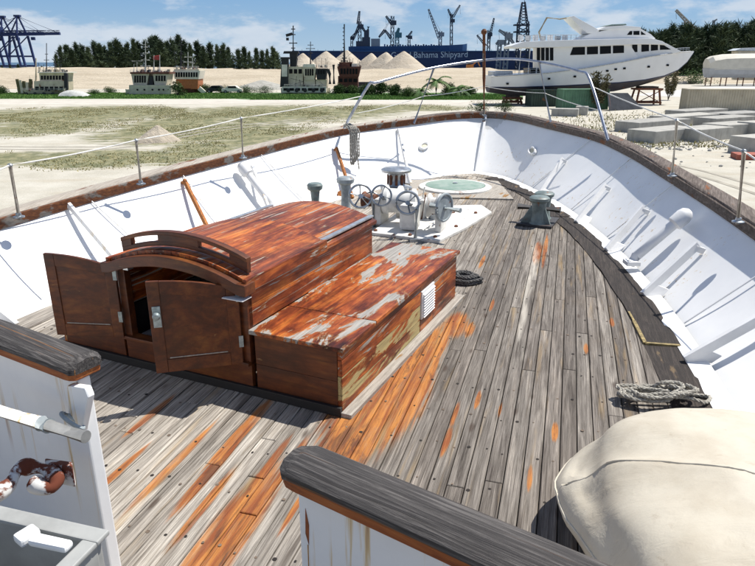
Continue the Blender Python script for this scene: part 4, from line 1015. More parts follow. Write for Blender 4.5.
for px, py, w, Y, lb in ((303, 53, 17, 262, 'conical sand heap behind the dark radar mast of the cream tug'), (326, 51, 22, 270, 'broad conical sand heap between the cream tug and the rusty tug'), (347, 50, 21, 276, 'tall conical sand heap right behind the ladder mast of the rusty tug'),
                        (371, 53, 17, 262, 'small conical sand heap below the docked ship bridge tower'), (386, 52, 18, 255, 'conical sand heap squeezed between two others below the elbow jib crane'), (404, 51, 21, 248, 'conical sand heap that hides the first letters on the dock wall')):
    heap(px, py, w, Y, M['pile'], lb, 'conical sand heaps')
heap(262, 80, 17, 158, plain('gravel_grey', (.36, .35, .31), .95, 0, .3, .8, bs=.8, bd=.2), 'low grey gravel heap in front of the sand bank', None, 'gravel_heap', -.1)
hp2 = gpt(156, 141); heap(154, 125, 3.6, hp2.y, M['pile'], 'small pale sand mound in the grassy field', None, 'sand_mound', -.05, .25); heap(163, 133.5, 2.0, hp2.y - .3, M['pile'], 'low spill of pale sand against the small mound', None, 'sand_mound', -.05)

# ============================================================ vegetation
def leaf_tris(m, c, r, n, size, squash=1.0, droop=0.0, thin=.22):
    for _ in range(n):
        while True:
            d = Vector((rnd.uniform(-1, 1), rnd.uniform(-1, 1), rnd.uniform(-1, 1)))
            if d.length < 1: break
        p = c + Vector((d.x * r, d.y * r, d.z * r * squash)); a = Vector((rnd.gauss(0, 1), rnd.gauss(0, 1), rnd.gauss(0, .8) - droop)).normalized() * size * rnd.uniform(.6, 1.3)
        s_ = a.cross(Vector((rnd.gauss(0, 1), rnd.gauss(0, 1), rnd.gauss(0, 1)))).normalized() * size * thin
        m.add([p - s_, p + s_, p + a], [(0, 1, 2)])
M['casu'] = mat_leaf('casuarina_needles', (.044, .070, .036), (.070, .100, .050), scale=.3); M['bark'] = plain('bark', (.11, .085, .065), .9, 0, .4, 3)
M['bush'] = mat_leaf('bush_leaves', (.035, .075, .020), (.065, .11, .03)); M['palm'] = mat_leaf('palm_leaves', (.05, .11, .03), (.09, .15, .045)); M['drybush'] = mat_leaf('dry_bush_leaves', (.10, .095, .045), (.15, .13, .07))
def casuarina(h, w, seed):
    global rnd
    keep = rnd; rnd = random.Random(seed)
    t = thing('casuarina_tree', (0, 0, 0), None, 'tree', None)
    m = MB(); m.tube([(0, 0, -.5), (.05 * h * rnd.uniform(-.3, .3), 0, h * .45), (0, 0, h * .95)], [h * .018, h * .012, .02], 6); m.build('trunk', M['bark'], t, True)
    m = MB()
    for k in range(46):
        z = h * (.10 + .88 * (k / 45.0)); rr_ = w * .5 * (max(.05, 1 - ((z / h - .2) / .84) ** 1.3) if z / h > .20 else 1.0) * rnd.uniform(.45, 1.15)
        an = rnd.uniform(0, 6.283); tip = Vector((math.cos(an) * rr_, math.sin(an) * rr_, z + h * rnd.uniform(.05, .20)))
        root = Vector((0, 0, z - .04 * h))
        for j in range(8):
            leaf_tris(m, root.lerp(tip, (j + .5) / 8), .05 * h * (1 - j * .08), 6, h * .10, .8, -1.6, .09)
    m.build('crown', M['casu'], t); rnd = keep
    return t
protos = [casuarina(13, 7.5, 3), casuarina(13, 6.0, 8), casuarina(13, 8.6, 21), casuarina(13, 6.8, 34)]
used = [False] * 4
def put_tree(px, pytop, Y, label, grp, k, base=1.5):
    q = at_y(px, pytop, Y); o = protos[k] if not used[k] else copy_tree(protos[k]); used[k] = True
    o.location = (q.x, Y, base); sc = max(.15, (q.z - base) / 13.0); o.scale = (sc * rnd.uniform(1.2, 1.9), sc * rnd.uniform(1.2, 1.9), sc); o.rotation_euler = (0, 0, rnd.uniform(0, 6.283)); tag(o, label, 'tree', grp)
tl = [(56, 57), (69, 58), (85, 56), (107, 57), (130, 55), (148, 57), (165, 56), (187, 57), (207, 58), (220, 57), (60, 50), (66, 49), (71, 52), (76, 47), (82, 49), (88, 51), (94, 46), (99, 48), (104, 50), (110, 47), (116, 44), (121, 49), (127, 47), (133, 44), (138, 46), (145, 45), (151, 42), (156, 41), (161, 45), (167, 46), (172, 44), (178, 40), (184, 45), (190, 48), (197, 46), (203, 50), (210, 47), (217, 49), (223, 48), (228, 51)]
for i, (px, py) in enumerate(tl):
    put_tree(px, py - 1, 262 + (i * 37 % 23), 'dark feathery casuarina in the belt behind the tugs on the sand bank', 'casuarina belt on the sand bank', i % 4, 2.4)
for i, (px, py) in enumerate([(238, 52), (244, 50), (249, 54), (256, 51), (262, 53), (267, 52), (273, 50), (277, 55)]):
    put_tree(px, py, 235 + i % 3 * 6, 'dark casuarina in the short clump beside the conical sand heaps', 'short casuarina clump', i % 4, 2.6)
for i in range(30):
    px = 612 + i * 5.9; py = 36 - 8 * min(1, max(0, (px - 620) / 110)) + rnd.uniform(-3, 3) + 2
    put_tree(px, py, 235 + (i * 29 % 25), 'dark tall casuarina in the belt behind the white motor yacht', 'casuarina belt behind the yacht', (i * 3) % 4, 0)
for i in range(12):
    px = -30 + i * 8 if i < 11 else 60
    put_tree(px, 66 + rnd.uniform(-1.5, 1.5), 285, 'low dark scrub tree below the blue gantry cranes', 'scrub below the gantry cranes', i % 4, 1.6)
for i in range(5):
    put_tree(556 + i * 9, 60 + rnd.uniform(-2, 2), 240, 'short dark casuarina glimpsed between the motor yacht and its green fence', 'casuarinas behind the yacht hull', i % 4, 0)
def bush(px, py, w_px, h_px, label, grp, mat='bush', dense=1.0, name='bush'):
    p = gpt(px, py); k = p.y / F_PX * 1.03; w, h = w_px * k, h_px * k
    t = thing(name, p, label, 'bush', grp); m = MB(); mt = MB()
    for j in range(int(9 * dense) + 4):
        an = rnd.uniform(0, 6.283); r_ = rnd.uniform(0, .42) * w; c = p + Vector((math.cos(an) * r_, math.sin(an) * r_ * .6, h * rnd.uniform(.25, .8) * (1 - .5 * r_ / (w * .5))))
        leaf_tris(m, c, w * .16 + h * .10, int(42 * dense), max(.10, h * .12), .8, -.2); mt.tube([p, c], [.03 + h * .006, .01], 5)
    mt.build('stems', M['bark'], t); m.build('foliage', M[mat], t); return t
for i, (px, py, w, h) in enumerate(((338, 94, 14, 10), (352, 94, 12, 9), (366, 95, 15, 12), (380, 95, 16, 13), (395, 96, 14, 14), (408, 97, 16, 10), (450, 95, 14, 12), (470, 95, 12, 10), (245, 93, 20, 7), (265, 93, 22, 6), (225, 93, 18, 7), (205, 93, 16, 8), (110, 93, 14, 6), (2, 94, 12, 8), (-15, 94, 16, 9), (95, 94, 12, 5))):
    lb = ('dark green bush in the row between the rusty tug and the palms' if i < 6 else 'dark green bush tucked among the young palms' if i < 8 else 'low dark bush below the grey gravel heap' if i < 11 else 'low dark bush beside the dark parked car' if i == 11 else 'low dark bush near the white tarpaulin hump' if i in (12, 15) else 'low dark bush on the verge beside the bent aerials of the cream tug')
    bush(px, py, w * 1.15, h, lb, 'verge bushes', 'bush', 2.2)
bush(178, 96, 16, 17, 'rounded dark bush in front of the tug wheelhouse with orange trim', None)
bush(690, 84, 46, 13, 'long pale green shrub beside the road past the yacht bow', None, 'palm', 1.6)
bush(480, 112, 22, 12, 'dark scrub bush by the boat rail under the yacht stern', None, 'bush', 1.2); bush(505, 112, 24, 11, 'dark shrub under the yacht stern beside the rusty props', None, 'bush', 1.2)
bush(540, 128, 18, 6, 'low dry weeds beside the concrete blocks', None, 'drybush', .8)
def spindly(px, py, h_px, label):
    p = gpt(px, py); k = p.y / F_PX * 1.03; h = h_px * k; t = thing('shrub', p, label, 'shrub'); ms = MB(); m = MB()
    for j in range(12):
        an = rnd.uniform(0, 6.283); tip = p + Vector((math.cos(an) * h * .24, math.sin(an) * h * .2, h * rnd.uniform(.6, 1.0))); ms.tube([p, p.lerp(tip, .5) + Vector((0, 0, h * .05)), tip], [.05, .03, .012], 5)
        for q in range(6): leaf_tris(m, p.lerp(tip, .35 + q * .12), h * .07, 16, h * .085, 1, -.5)
    ms.build('stems', M['bark'], t, True); m.build('foliage', M['drybush'], t); return t
spindly(597, 110, 36, 'wispy olive shrub standing before the yacht hull and green fence')
spindly(668, 100, 26, 'thin olive shrub beside the rusty yacht cradle')
def palm(px, py, h_px, label, nfr=16, trunk=.45):
    p = gpt(px, py); k = p.y / F_PX * 1.03; h = h_px * k; t = thing('palm', p, label, 'palm', 'young palms on the verge'); cr = p + Vector((0, 0, h * trunk))
    m = MB(); m.tube([p, p.lerp(cr, .5), cr], [.22, .17, .14], 8); m.build('trunk', M['bark'], t, True)
    for q in range(nfr):
        an = 6.283 * q / nfr + rnd.uniform(-.2, .2); el = rnd.uniform(.1, 1.2); L_ = h * (1 - trunk) * rnd.uniform(.9, 1.25); m = MB(); pts = []
        for j in range(8):
            u = j / 7; r_ = L_ * u * math.cos(el * (1 - .4 * u)); pts.append(cr + Vector((math.cos(an) * r_, math.sin(an) * r_, L_ * (math.sin(el) * u - .75 * u * u * .9))))
        side = Vector((-math.sin(an), math.cos(an), 0))
        for j in range(1, 8):
            for sg in (-1, 1):
                for w in (0, .5):
                    c_ = pts[j - 1].lerp(pts[j], w); d = (pts[j] - pts[j - 1]).normalized(); tip = c_ + side * sg * L_ * .24 + d * L_ * .16 - Vector((0, 0, L_ * .09)); m.add([c_ - d * L_ * .03, c_ + d * L_ * .05, tip], [(0, 1, 2)])
        m.build('frond', M['palm'], t)
    return t
palm(436, 96, 27, 'tallest young palm with drooping fronds beside the dark bushes'); palm(458, 96, 18, 'broad low palm with pale fronds on the verge, next to the dark bushes', 18, .3); palm(420, 97, 16, 'short palm in the shade of the tallest palm', 14, .35)

# ============================================================ harbour behind
def mat_water():
    t = NT('harbour_water'); n = t.noise(t.map(None, scale=(8, 3, 1)), 1, 4); return t.done((.02, .06, .09), .25, 0, n, .3, .3)
b = MB(); b.add([(-9000, 360, .25), (9000, 360, .25), (9000, 9000, .25), (-9000, 9000, .25)], [(0, 1, 2, 3)]); tag(b.build('water', mat_water()), None, None, kind='structure')
def pp(px, py, Y, dy=0.0):
    p = at_y(px, py, Y); return Vector((p.x, p.y + dy, p.z))
def pprism(poly, Y, depth):      # outline in pixels at distance Y, with real depth behind
    m = MB(); q = [pp(x, y, Y) for x, y in poly]; m.prism(q, (0, depth, 0)); return m
def prect(x0, y0, x1, y1, Y, depth): return pprism([(x0, y1), (x1, y1), (x1, y0), (x0, y0)], Y, depth)
def lattice(m, p0, p1, w0, w1, n, r):
    p0, p1 = Vector(p0), Vector(p1); a, b_ = frame_axes(p1 - p0); prev = None
    for i in range(n + 1):
        t_ = i / n; w = w0 + (w1 - w0) * t_; c = p0.lerp(p1, t_); q = [c + a * w + b_ * w, c - a * w + b_ * w, c - a * w - b_ * w, c + a * w - b_ * w]
        if prev:
            for k in range(4):
                m.beam(prev[k], q[k], r, r); m.beam(prev[k], q[(k + 1) % 4], r * .7, r * .7)
        prev = q
    return m
M['crane_blue'] = plain('crane_blue', (.018, .030, .11), .5, 0, .2, .05); M['navy'] = plain('dock_navy', (.012, .028, .105), .55, 0, .2, .04, c2=(.018, .035, .09)); M['shipblue'] = plain('ship_blue', (.02, .085, .22), .5, 0, .2, .05)
M['crane_dark'] = plain('crane_dark', (.035, .045, .07), .6); M['crane_grey'] = plain('crane_grey', (.24, .26, .28), .6); M['crane_teal'] = plain('crane_teal', (.05, .16, .18), .6); M['pale'] = plain('pale_paint', (.6, .6, .56), .5)
M['glass'] = plain('dark_glass', (.006, .007, .009), .3, 0, .2, 1); M['glass'].node_tree.nodes['Principled BSDF'].inputs['Specular IOR Level'].default_value = .12
# ---- ship-to-shore gantry cranes
def gantry(px, Y, label):
    o = pp(px, 68.6, Y); base = Vector((o.x, Y, 1.0)); t = thing('gantry_crane', base, label, 'crane', 'blue quay gantry cranes'); mt = M['crane_blue']
    k = 1.18
    def Q(x, y, z): return base + Vector((x * k, y * k, z * k))
    for y in (-9, 9):
        for x0, x1 in ((-21, -16), (3, 0)):
            m = MB(); m.beam(Q(x0, y, 0), Q(x1, y, 26), 1.9, 1.9); m.build('leg', mt, t)
        m = MB(); m.beam(Q(-20.5, y, 9), Q(2.6, y, 9), 1.2, 1.6); m.beam(Q(-20.4, y, 9), Q(-1, y, 25), .9, .9); m.build('portal_beam', mt, t)
        m = MB(); m.beam(Q(-21, y, .8), Q(3, y, .8), 2, 2); m.build('bogie_beam', mt, t)
    m = MB(); m.beam(Q(-34, 0, 26.5), Q(33, 0, 27.5), 3.2, 2.4); m.build('boom', mt, t)
    m = MB(); lattice(m, Q(-34, 0, 29), Q(33, 0, 29.5), 1.2, .8, 18, .35); m.build('boom_walkway', mt, t)
    for y in (-4, 4):
        m = MB(); m.beam(Q(0, y * 2, 27), Q(-1.5, y * .3, 41.5), 1.3, 1.3); m.beam(Q(-15, y * 2, 27), Q(-1.5, y * .3, 41.5), 1.0, 1.0); m.build('apex_frame', mt, t)
    m = MB(); m.box(Q(-1.5, 0, 41.8), (6, 4, 1.8)); m.build('apex_platform', mt, t)
    for x in (31, 17, -32):
        m = MB(); m.tube([Q(-1.5, 0, 41.5), Q(x, 0, 28.5)], .32, 6); m.build('stay', mt, t)
    m = MB(); m.box(Q(-22, 0, 30.5), (12, 7, 6)); m.build('machinery_house', mt, t)
    m = MB(); m.box(Q(9, 0, 23.5), (3.2, 3, 3)); m.build('operator_cab', mt, t)
    return t
gantry(28, 700, 'blue quay gantry crane with its boom reaching over the casuarina trees')
gantry(13, 712, 'blue quay gantry crane standing between two sister cranes'); gantry(-4, 724, 'blue quay gantry crane cut by the edge, beside its sister cranes')
b = MB(); b.box((-620, 725, .55), (700, 90, 1.1)); tag(b.build('quay', M['pale']), None, None, kind='structure')
# ---- floating dock wall with lettering, the blue ship inside
dY = 480
dock = thing('floating_dock', pp(430, 66, dY), 'long navy blue floating dock wall with white lettering', 'floating dock')
prect(292, 51.5, 548, 70, dY, 4).build('side_wall', M['navy'], dock); prect(292, 50.6, 548, 51.5, dY - .6, 5).build('walkway', M['shipblue'], dock)
for k in range(32): prect(294 + k * 7.9, 49.2, 294.25 + k * 7.9, 50.6, dY, .2).build('rail_post', M['crane_dark'], dock)
fc = bpy.data.curves.new('lettering', 'FONT'); fc.body = 'Grand Bahama Shipyard'; fc.size = 1.0; fc.extrude = .02; fc.resolution_u = 3
fo_ = bpy.data.objects.new('lettering_curve', fc); col.objects.link(fo_)
dg = bpy.context.evaluated_depsgraph_get(); me = bpy.data.meshes.new_from_object(fo_.evaluated_get(dg)); bpy.data.objects.remove(fo_)
xs = [v.co.x for v in me.vertices]; W_ = max(xs) - min(xs); L0, L1 = pp(391, 58.2, dY), pp(467.5, 57.0, dY); sc = (L1.x - L0.x) / W_
for v in me.vertices: v.co = Vector((L0.x + (v.co.x - min(xs)) * sc, dY - .12 - v.co.z * 2, L0.z + v.co.y * sc * 1.05 + (v.co.x - min(xs)) / W_ * (L1.z - L0.z))) - dock.location
me.materials.clear(); me.materials.append(plain('lettering_white', (.72, .74, .76), .6)); lt = bpy.data.objects.new('lettering', me); col.objects.link(lt); lt.parent = dock
lt['label'] = 'white lettering along the dock wall'; lt['kind'] = 'stuff'
def hull_pts(profile, Y, hw, nsec):    # profile: (px, ytop, ybot, k)
    rr = []
    for px, yt, yb, k in profile:
        a, b_ = pp(px, yt, Y), pp(px, yb, Y)
        rr.append([Vector((a.x, Y - hw * k, a.z)), Vector((a.x, Y - hw * k * .92, (a.z + b_.z) / 2)), Vector((a.x, Y - hw * k * .55, b_.z)), Vector((a.x, Y + hw * k * .55, b_.z)), Vector((a.x, Y + hw * k * .92, (a.z + b_.z) / 2)), Vector((a.x, Y + hw * k, a.z))])
    m = MB(); m.loft(rr); return m
ds = thing('docked_ship', pp(410, 66, dY + 22), 'blue ship with dark bridge tower docked behind the lettered wall', 'ship')
hull_pts([(349, 46.8, 62, .7), (355, 46.6, 62, 1), (380, 46.6, 62, 1), (420, 46, 62, 1), (448, 45.4, 62, .8), (462, 44.4, 60, .35), (467, 43.6, 56, .05)], dY + 22, 13, 6).build('hull', M['shipblue'], ds)
for r_, mt in (((362, 37, 370, 46.4), 'crane_dark'), ((364, 30, 369, 37), 'crane_dark'), ((356, 41, 362, 46.4), 'crane_dark'), ((371, 38.5, 380, 46.4), 'crane_grey')): prect(*r_, dY + 14, 10).build('superstructure', M[mt], ds)
m = MB(); m.tube([pp(368, 30, dY + 16), pp(368.4, 26.5, dY + 16)], 1.1, 10); m.build('funnel', M['crane_dark'], ds)
for k in range(22): prect(384 + k * 2.6, 44.0 + (k % 3) * .5, 385.4 + k * 2.6, 46.3, dY + 15, 3).build('deck_fitting', M['crane_dark'] if k % 2 else M['shipblue'], ds)
# ---- shipyard cranes
def crane(base, top, jibs, Y, mat, label, w=1.0, cab=True, nm='shipyard_crane'):
    b0, t0 = pp(*base, Y), pp(*top, Y); t = thing(nm, Vector((b0.x, Y, 0)), label, 'crane')
    m = MB(); lattice(m, Vector((b0.x, Y, 0.0)), t0, w, w * .8, 8, w * .45); m.build('tower', mat, t)
    if cab:
        c = b0.lerp(t0, .78); m = MB(); m.box(c + Vector((w * .6, 0, 0)), (w * 3.4, w * 3, w * 2.4)); m.build('cab', mat, t)
    for (x0, y0, x1, y1) in jibs:
        m = MB(); lattice(m, pp(x0, y0, Y), pp(x1, y1, Y), w * .75, w * .35, 10, w * .38); m.build('jib', mat, t)
        m = MB(); m.tube([t0, pp(x1, y1, Y)], w * .12, 5); m.tube([pp(x1, y1, Y), pp(x1 + .3, y1 + 9, Y)], w * .10, 5); m.build('cable', mat, t)
    return t
D = M['crane_dark']
crane((360, 46), (359.5, 21), [(359, 26, 353, 40), (358, 24, 359.5, 11), (360, 24, 366, 33)], 520, D, 'dark crane with folded jibs beside the docked ship bridge', 1.3)
crane((350, 46), (352, 36), [(352, 37, 358, 30)], 525, D, 'small dark crane at the stern of the docked ship', .9)
crane((392, 46), (392.5, 16), [(392, 24, 386, 16), (391, 38, 385, 30), (385, 30, 379, 37)], 520, D, 'tall dark crane with a folded elbow jib amidships', 1.3)
crane((397.5, 46), (397, 32), [(397, 34, 399, 28)], 515, M['crane_teal'], 'short teal crane next to the tall elbow jib crane', 1.5)
crane((409.5, 45), (409, 35), [(408, 37, 412, 31), (409, 37, 406, 36)], 515, D, 'small grey crane between the teal crane and the long jib crane', 1.0)
crane((440, 46), (440.5, 31), [(439, 38, 428.5, 9)], 520, M['crane_grey'], 'grey crane with one long steep jib over the docked ship', 1.2)
crane((452, 44), (451.5, 14), [(452, 18, 448, 9), (453, 17, 460, 5)], 520, D, 'slim tower crane with a high cab near the ship bow', 1.0)
crane((489, 50), (489, 30), [(489, 40, 494, 18), (486, 46, 477, 35)], 560, D, 'dark crane with a raised jib behind the jack staff', 1.1)
crane((506, 50), (508, 32), [(508, 36, 499, 30), (507, 34, 514, 44)], 430, M['crane_grey'], 'grey hammerhead loader behind the yacht stern', 1.3)
crane((499, 50), (500, 40), [(500, 41, 496, 44)], 430, M['crane_grey'], 'small grey loader next to the hammerhead loader', 1.2)
crane((712, 46), (714, 20), [(713, 22, 717, 19)], 420, M['crane_grey'], 'slender grey mast crane rising over the casuarina belt', .6)
crane((702, 46), (699, 33), [(699, 34, 676, 10), (697, 36, 684, 22)], 400, plain('crane_cream', (.45, .42, .36), .6), 'pale crane with long inclined boom above the casuarina belt', 1.2)
dk = thing('drill_derrick', pp(523, 60, 450), 'dark lattice drilling derrick towering behind the yacht', 'derrick')
m = MB(); lattice(m, Vector((pp(523, 58, 450).x, 450, 0)), pp(523, 22, 450), 3.8, 3.0, 9, .8); m.build('lower_tower', D, dk)
m = MB(); lattice(m, pp(523, 22, 450), pp(523.5, 2, 450), 2.6, .9, 7, .6); m.build('upper_tower', D, dk)
for y in (24, 31): prect(515, y, 530, y + 1.4, 448, 6).build('platform', D, dk)
m = MB(); m.tube([pp(524.5, 3, 450), pp(524.5, -3, 450)], .4, 6); m.build('mast', D, dk)

# ============================================================ tugs laid up on the sand
M['tug_cream'] = plain('tug_cream', (.66, .57, .42), .6, 0, .25, .8, rust=.35, rscale=.8); M['tug_grey'] = plain('tug_grey_cream', (.56, .51, .40), .6, 0, .25, .8, rust=.25, rscale=.8); M['tug_rust'] = plain('tug_rust', (.16, .055, .035), .8, 0, .5, .8); M['orange'] = plain('orange_trim', (.45, .15, .05), .6)
M['tug_white'] = plain('tug_white', (.76, .71, .60), .55, 0, .2, .8, rust=.2, rscale=.9); M['tug_red'] = plain('tug_red', (.35, .03, .025), .6); M['soot'] = plain('soot', (.02, .02, .024), .7)
def tug(px0, px1, base, Y, label, hullmat, ):
    c = gpt((px0 + px1) / 2, base); t = thing('tug', Vector((pp((px0 + px1) / 2, base, Y).x, Y, 0)), label, 'tug')
    return t
def mast(t, px, y0, y1, Y, mat, r=.10, spread=(), rungs=0):
    m = MB(); m.tube([pp(px, y0, Y), pp(px, y1, Y)], [r * 1.3, r * .7], 6)
    for yy, w in spread: m.tube([pp(px - w, yy, Y), pp(px + w, yy, Y)], r * .7, 5)
    for k in range(rungs): yy = y0 + (y1 - y0) * (k + 1) / (rungs + 1); m.tube([pp(px - 1.6, yy, Y), pp(px + .4, yy, Y)], r * .6, 5)
    return m.build('mast', mat, t)
def house_box(t, x0, y0, x1, y1, Y, depth, mat, nm='deckhouse', flare=0.0, wins=0, wy=None, wmat=None):
    o = pprism([(x0 + flare, y1), (x1 - flare, y1), (x1, y0), (x0, y0)], Y, depth).build(nm, mat, t)
    if wins:
        a, b_ = wy or (y0 + (y1 - y0) * .2, y0 + (y1 - y0) * .6); st = (x1 - x0 - 2 * flare - 1.0) / wins
        for k in range(wins): prect(x0 + flare + .5 + st * (k + .14), a, x0 + flare + .5 + st * (k + .86), b_, Y - .05, .06).build('window', wmat or M['glass'], o)
    return o
def tug_hull(t, x0, x1, yt, yb, Y, mat):
    n = 8; prof = []
    for k in range(n + 1):
        u = k / n; x = x0 + (x1 - x0) * u; s_ = 1.2 * (2 * u - 1) ** 2; prof.append((x, yt - s_, yb, max(.12, (1 - abs(2 * u - 1) ** 3))))
    hull_pts(prof, Y + 3, 3.2, 5).build('hull', mat, t)
Y1 = 128
t = tug(20, 68, 97, Y1, 'cream tug with stepped deckhouse and bent aerials by the gantry cranes', 0)
tug_hull(t, 18, 70, 89.5, 96, Y1, M['tug_cream'])
house_box(t, 34, 81, 64, 90.5, Y1, 4, M['tug_cream'], wins=6, wy=(86.5, 90)); house_box(t, 39, 73, 65.5, 81.5, Y1 + .4, 3.4, M['tug_cream'], 'wheelhouse', .8, 8, (75.5, 79.6)); house_box(t, 37.5, 72, 66.5, 73, Y1 - .2, 4.4, M['tug_white'], 'wheelhouse_roof')
mast(t, 46.5, 73, 43, Y1 + 1, M['dark_iron'], .10, ((54, 1.5), (60, 2.5))); mast(t, 36, 82, 58, Y1 + 1, M['tug_cream'], .14); mast(t, 55, 72, 60, Y1 + 1, M['dark_iron'], .08, ((64, 2),)); mast(t, 60, 72, 64, Y1 + 1, M['dark_iron'], .08)
for k in range(5):
    m = MB(); m.beam(pp(20 + k * 2.6, 93, Y1 + .5), pp(17 + k * 3.4, 79 + (k * 5 % 4), Y1 + .5), .35, .5); m.build('boom', M['tug_cream'] if k % 2 else M['drybush'], t)
m = MB(); m.beam(pp(66.5, 89, Y1), pp(66, 73, Y1), .5, .6); m.build('exhaust_stack', M['soot'], t)
Y2 = 128
t = tug(128, 172, 97, Y2, 'grey cream tug with round portholes and a red mast flag by the casuarina belt', 0)
tug_hull(t, 126, 176, 90, 96.5, Y2, M['tug_grey']); house_box(t, 129, 85, 171, 94, Y2 - .4, 4.6, M['tug_grey'])
for x in (137.5, 144.5, 152.5, 159, 163.5):
    m = MB(); m.lathe([(.17, 0), (.17, .12), (.12, .13)], pp(x, 89.6, Y2 - .45), (0, -1, 0), 10); m.build('porthole', M['glass'], t)
house_box(t, 131, 73.5, 149, 85.5, Y2 + .3, 3.4, M['tug_grey'], 'wheelhouse', 2.4, 5, (75.5, 82.5)); house_box(t, 153, 74, 168, 85.5, Y2 + .3, 3.4, M['tug_grey'], 'wheelhouse', 1.6, 4, (75.5, 81)); house_box(t, 130, 72, 169, 73.8, Y2, 4, M['tug_rust'], 'wheelhouse_roof')
house_box(t, 149, 76, 153, 85, Y2 + .5, 2, M['soot'], 'companion'); mast(t, 145.5, 73, 40, Y2 + 1, M['pale'], .12, ((47, 1.6), (53, 2.4), (60, 4), (66, 5)), 6)
m = MB(); m.prism([pp(153, 56.5, Y2 + 1), pp(159.5, 55.5, Y2 + 1), pp(159.5, 60, Y2 + 1), pp(153, 59.5, Y2 + 1)], (.0, .06, .1)); m.build('flag', M['tug_red'], t); mast(t, 154, 73, 55, Y2 + 1, M['pale'], .10); mast(t, 159.8, 73, 55, Y2 + 1, M['pale'], .10); mast(t, 137, 73, 62, Y2 + 1, M['pale'], .07, ((61, 5),)); mast(t, 134, 73, 64, Y2 + 1, M['pale'], .07)
Y3 = 134
t = tug(174, 200, 96, Y3, 'small tug with slanted bridge windows and orange trim', 0)
tug_hull(t, 172, 206, 88, 95.5, Y3, M['tug_rust']); house_box(t, 176, 78.5, 198, 89, Y3, 4, M['orange']); house_box(t, 173, 70.5, 200, 79, Y3 - .2, 4.2, M['tug_white'], 'wheelhouse', 1.6, 9, (72.2, 77)); house_box(t, 174, 69, 199, 70.7, Y3, 4, M['tug_grey'], 'wheelhouse_roof')
mast(t, 181, 69, 38.5, Y3 + 1, M['soot'], .16, ((41, 1.6), (45, 2.6), (54, 2))); mast(t, 188, 69, 52, Y3 + 1, M['pale'], .12, ((57, 3.4), (62, 4.4))); mast(t, 192.5, 69, 58, Y3 + 1, M['pale'], .1, ((63, 2),))
m = MB(); m.beam(pp(199, 88, Y3), pp(205, 93, Y3), .5, .8); m.build('ramp', M['tug_white'], t)
Y4 = 130
t = tug(280, 336, 97, Y4, 'cream tug with black and white funnel and a dark radar mast', 0)
tug_hull(t, 281, 330, 89, 96.5, Y4, M['tug_cream']); house_box(t, 282, 86.5, 326, 92.5, Y4 - .3, 4.6, M['tug_white'], wins=7, wy=(88, 90.6)); house_box(t, 288, 66.5, 303, 86.5, Y4 + .5, 3.4, M['tug_cream'], 'deckhouse', 0, 3, (69, 73.5)); house_box(t, 302.5, 67, 316, 80, Y4 + .1, 3.6, M['tug_cream'], 'wheelhouse', 1.8, 4, (68.8, 75.5)); house_box(t, 303.5, 64, 314.5, 67, Y4 + .1, 3.6, M['tug_white'], 'wheelhouse_roof', -.8); house_box(t, 304, 79.5, 315, 87, Y4 + .3, 3.2, M['tug_cream'])
fu = pprism([(280, 87), (288, 87), (287.5, 58.5), (281.5, 58.5)], Y4 - .2, 2).build('funnel', M['soot'], t); prect(281.6, 64.5, 287.2, 76.5, Y4 - .25, 2.1).build('funnel_band', M['tug_white'], fu); prect(280.6, 57, 288.2, 59.2, Y4 - .3, 2.2).build('funnel_top', M['soot'], fu)
mast(t, 293.2, 66, 25.5, Y4 + 1, M['soot'], .17, ((29, 2), (34.5, 2.2), (43, 4), (48, 2), (52, 1.6))); m = MB(); m.beam(pp(286, 35.5, Y4 + 1), pp(292.5, 33.6, Y4 + 1), .25, .5); m.box(pp(287.5, 39, Y4 + 1), (.5, .3, .5)); m.build('radar_arm', M['soot'], t); house_box(t, 284, 51, 298, 53.5, Y4 + .7, 1.4, M['soot'], 'mast_platform', -1); house_box(t, 289.5, 53, 297, 66.6, Y4 + .8, 1.2, M['soot'], 'mast_house', .6)
mast(t, 310.5, 64, 41.5, Y4 + 1.4, M['dark_iron'], .12, ((45, 2.8), (48.5, 4.5), (53, 2)))
house_box(t, 315.5, 68.5, 327, 79.5, Y4 + .2, 3, M['soot'], 'aft_shelter', 1.4, 3, (70, 74)); house_box(t, 316, 79.5, 327, 86.8, Y4 + .4, 3, M['tug_cream']); m = MB(); m.tube([pp(334, 84, Y4), pp(333.6, 64.5, Y4)], .27, 10); m.build('exhaust_pipe', M['soot'], t); m = MB(); m.tube([pp(330, 84, Y4), pp(329.6, 74, Y4), pp(328, 69, Y4)], .3, 8); m.build('vent_cowl', M['soot'], t)
Y5 = 134
t = tug(336, 362, 97, Y5, 'rusty dark red tug with a tall ladder mast before the sand heaps', 0)
tug_hull(t, 334, 366, 87, 96, Y5, M['soot']); house_box(t, 338, 76, 358, 88, Y5, 4, M['tug_rust'], wins=4, wy=(78.5, 82)); house_box(t, 337, 66.5, 361, 77, Y5 - .2, 4.2, M['tug_rust'], 'wheelhouse', 2.6, 6, (68.5, 74)); house_box(t, 339, 62, 352, 66.6, Y5 + .3, 3, M['tug_rust'], 'flying_bridge', .5); house_box(t, 350, 63.5, 357, 66.7, Y5 + .3, 2.5, M['tug_white'], 'locker')
mast(t, 344.3, 63, 24, Y5 + 1, M['soot'], .20, ((58, 2.4), (61, 3.4)), 9)
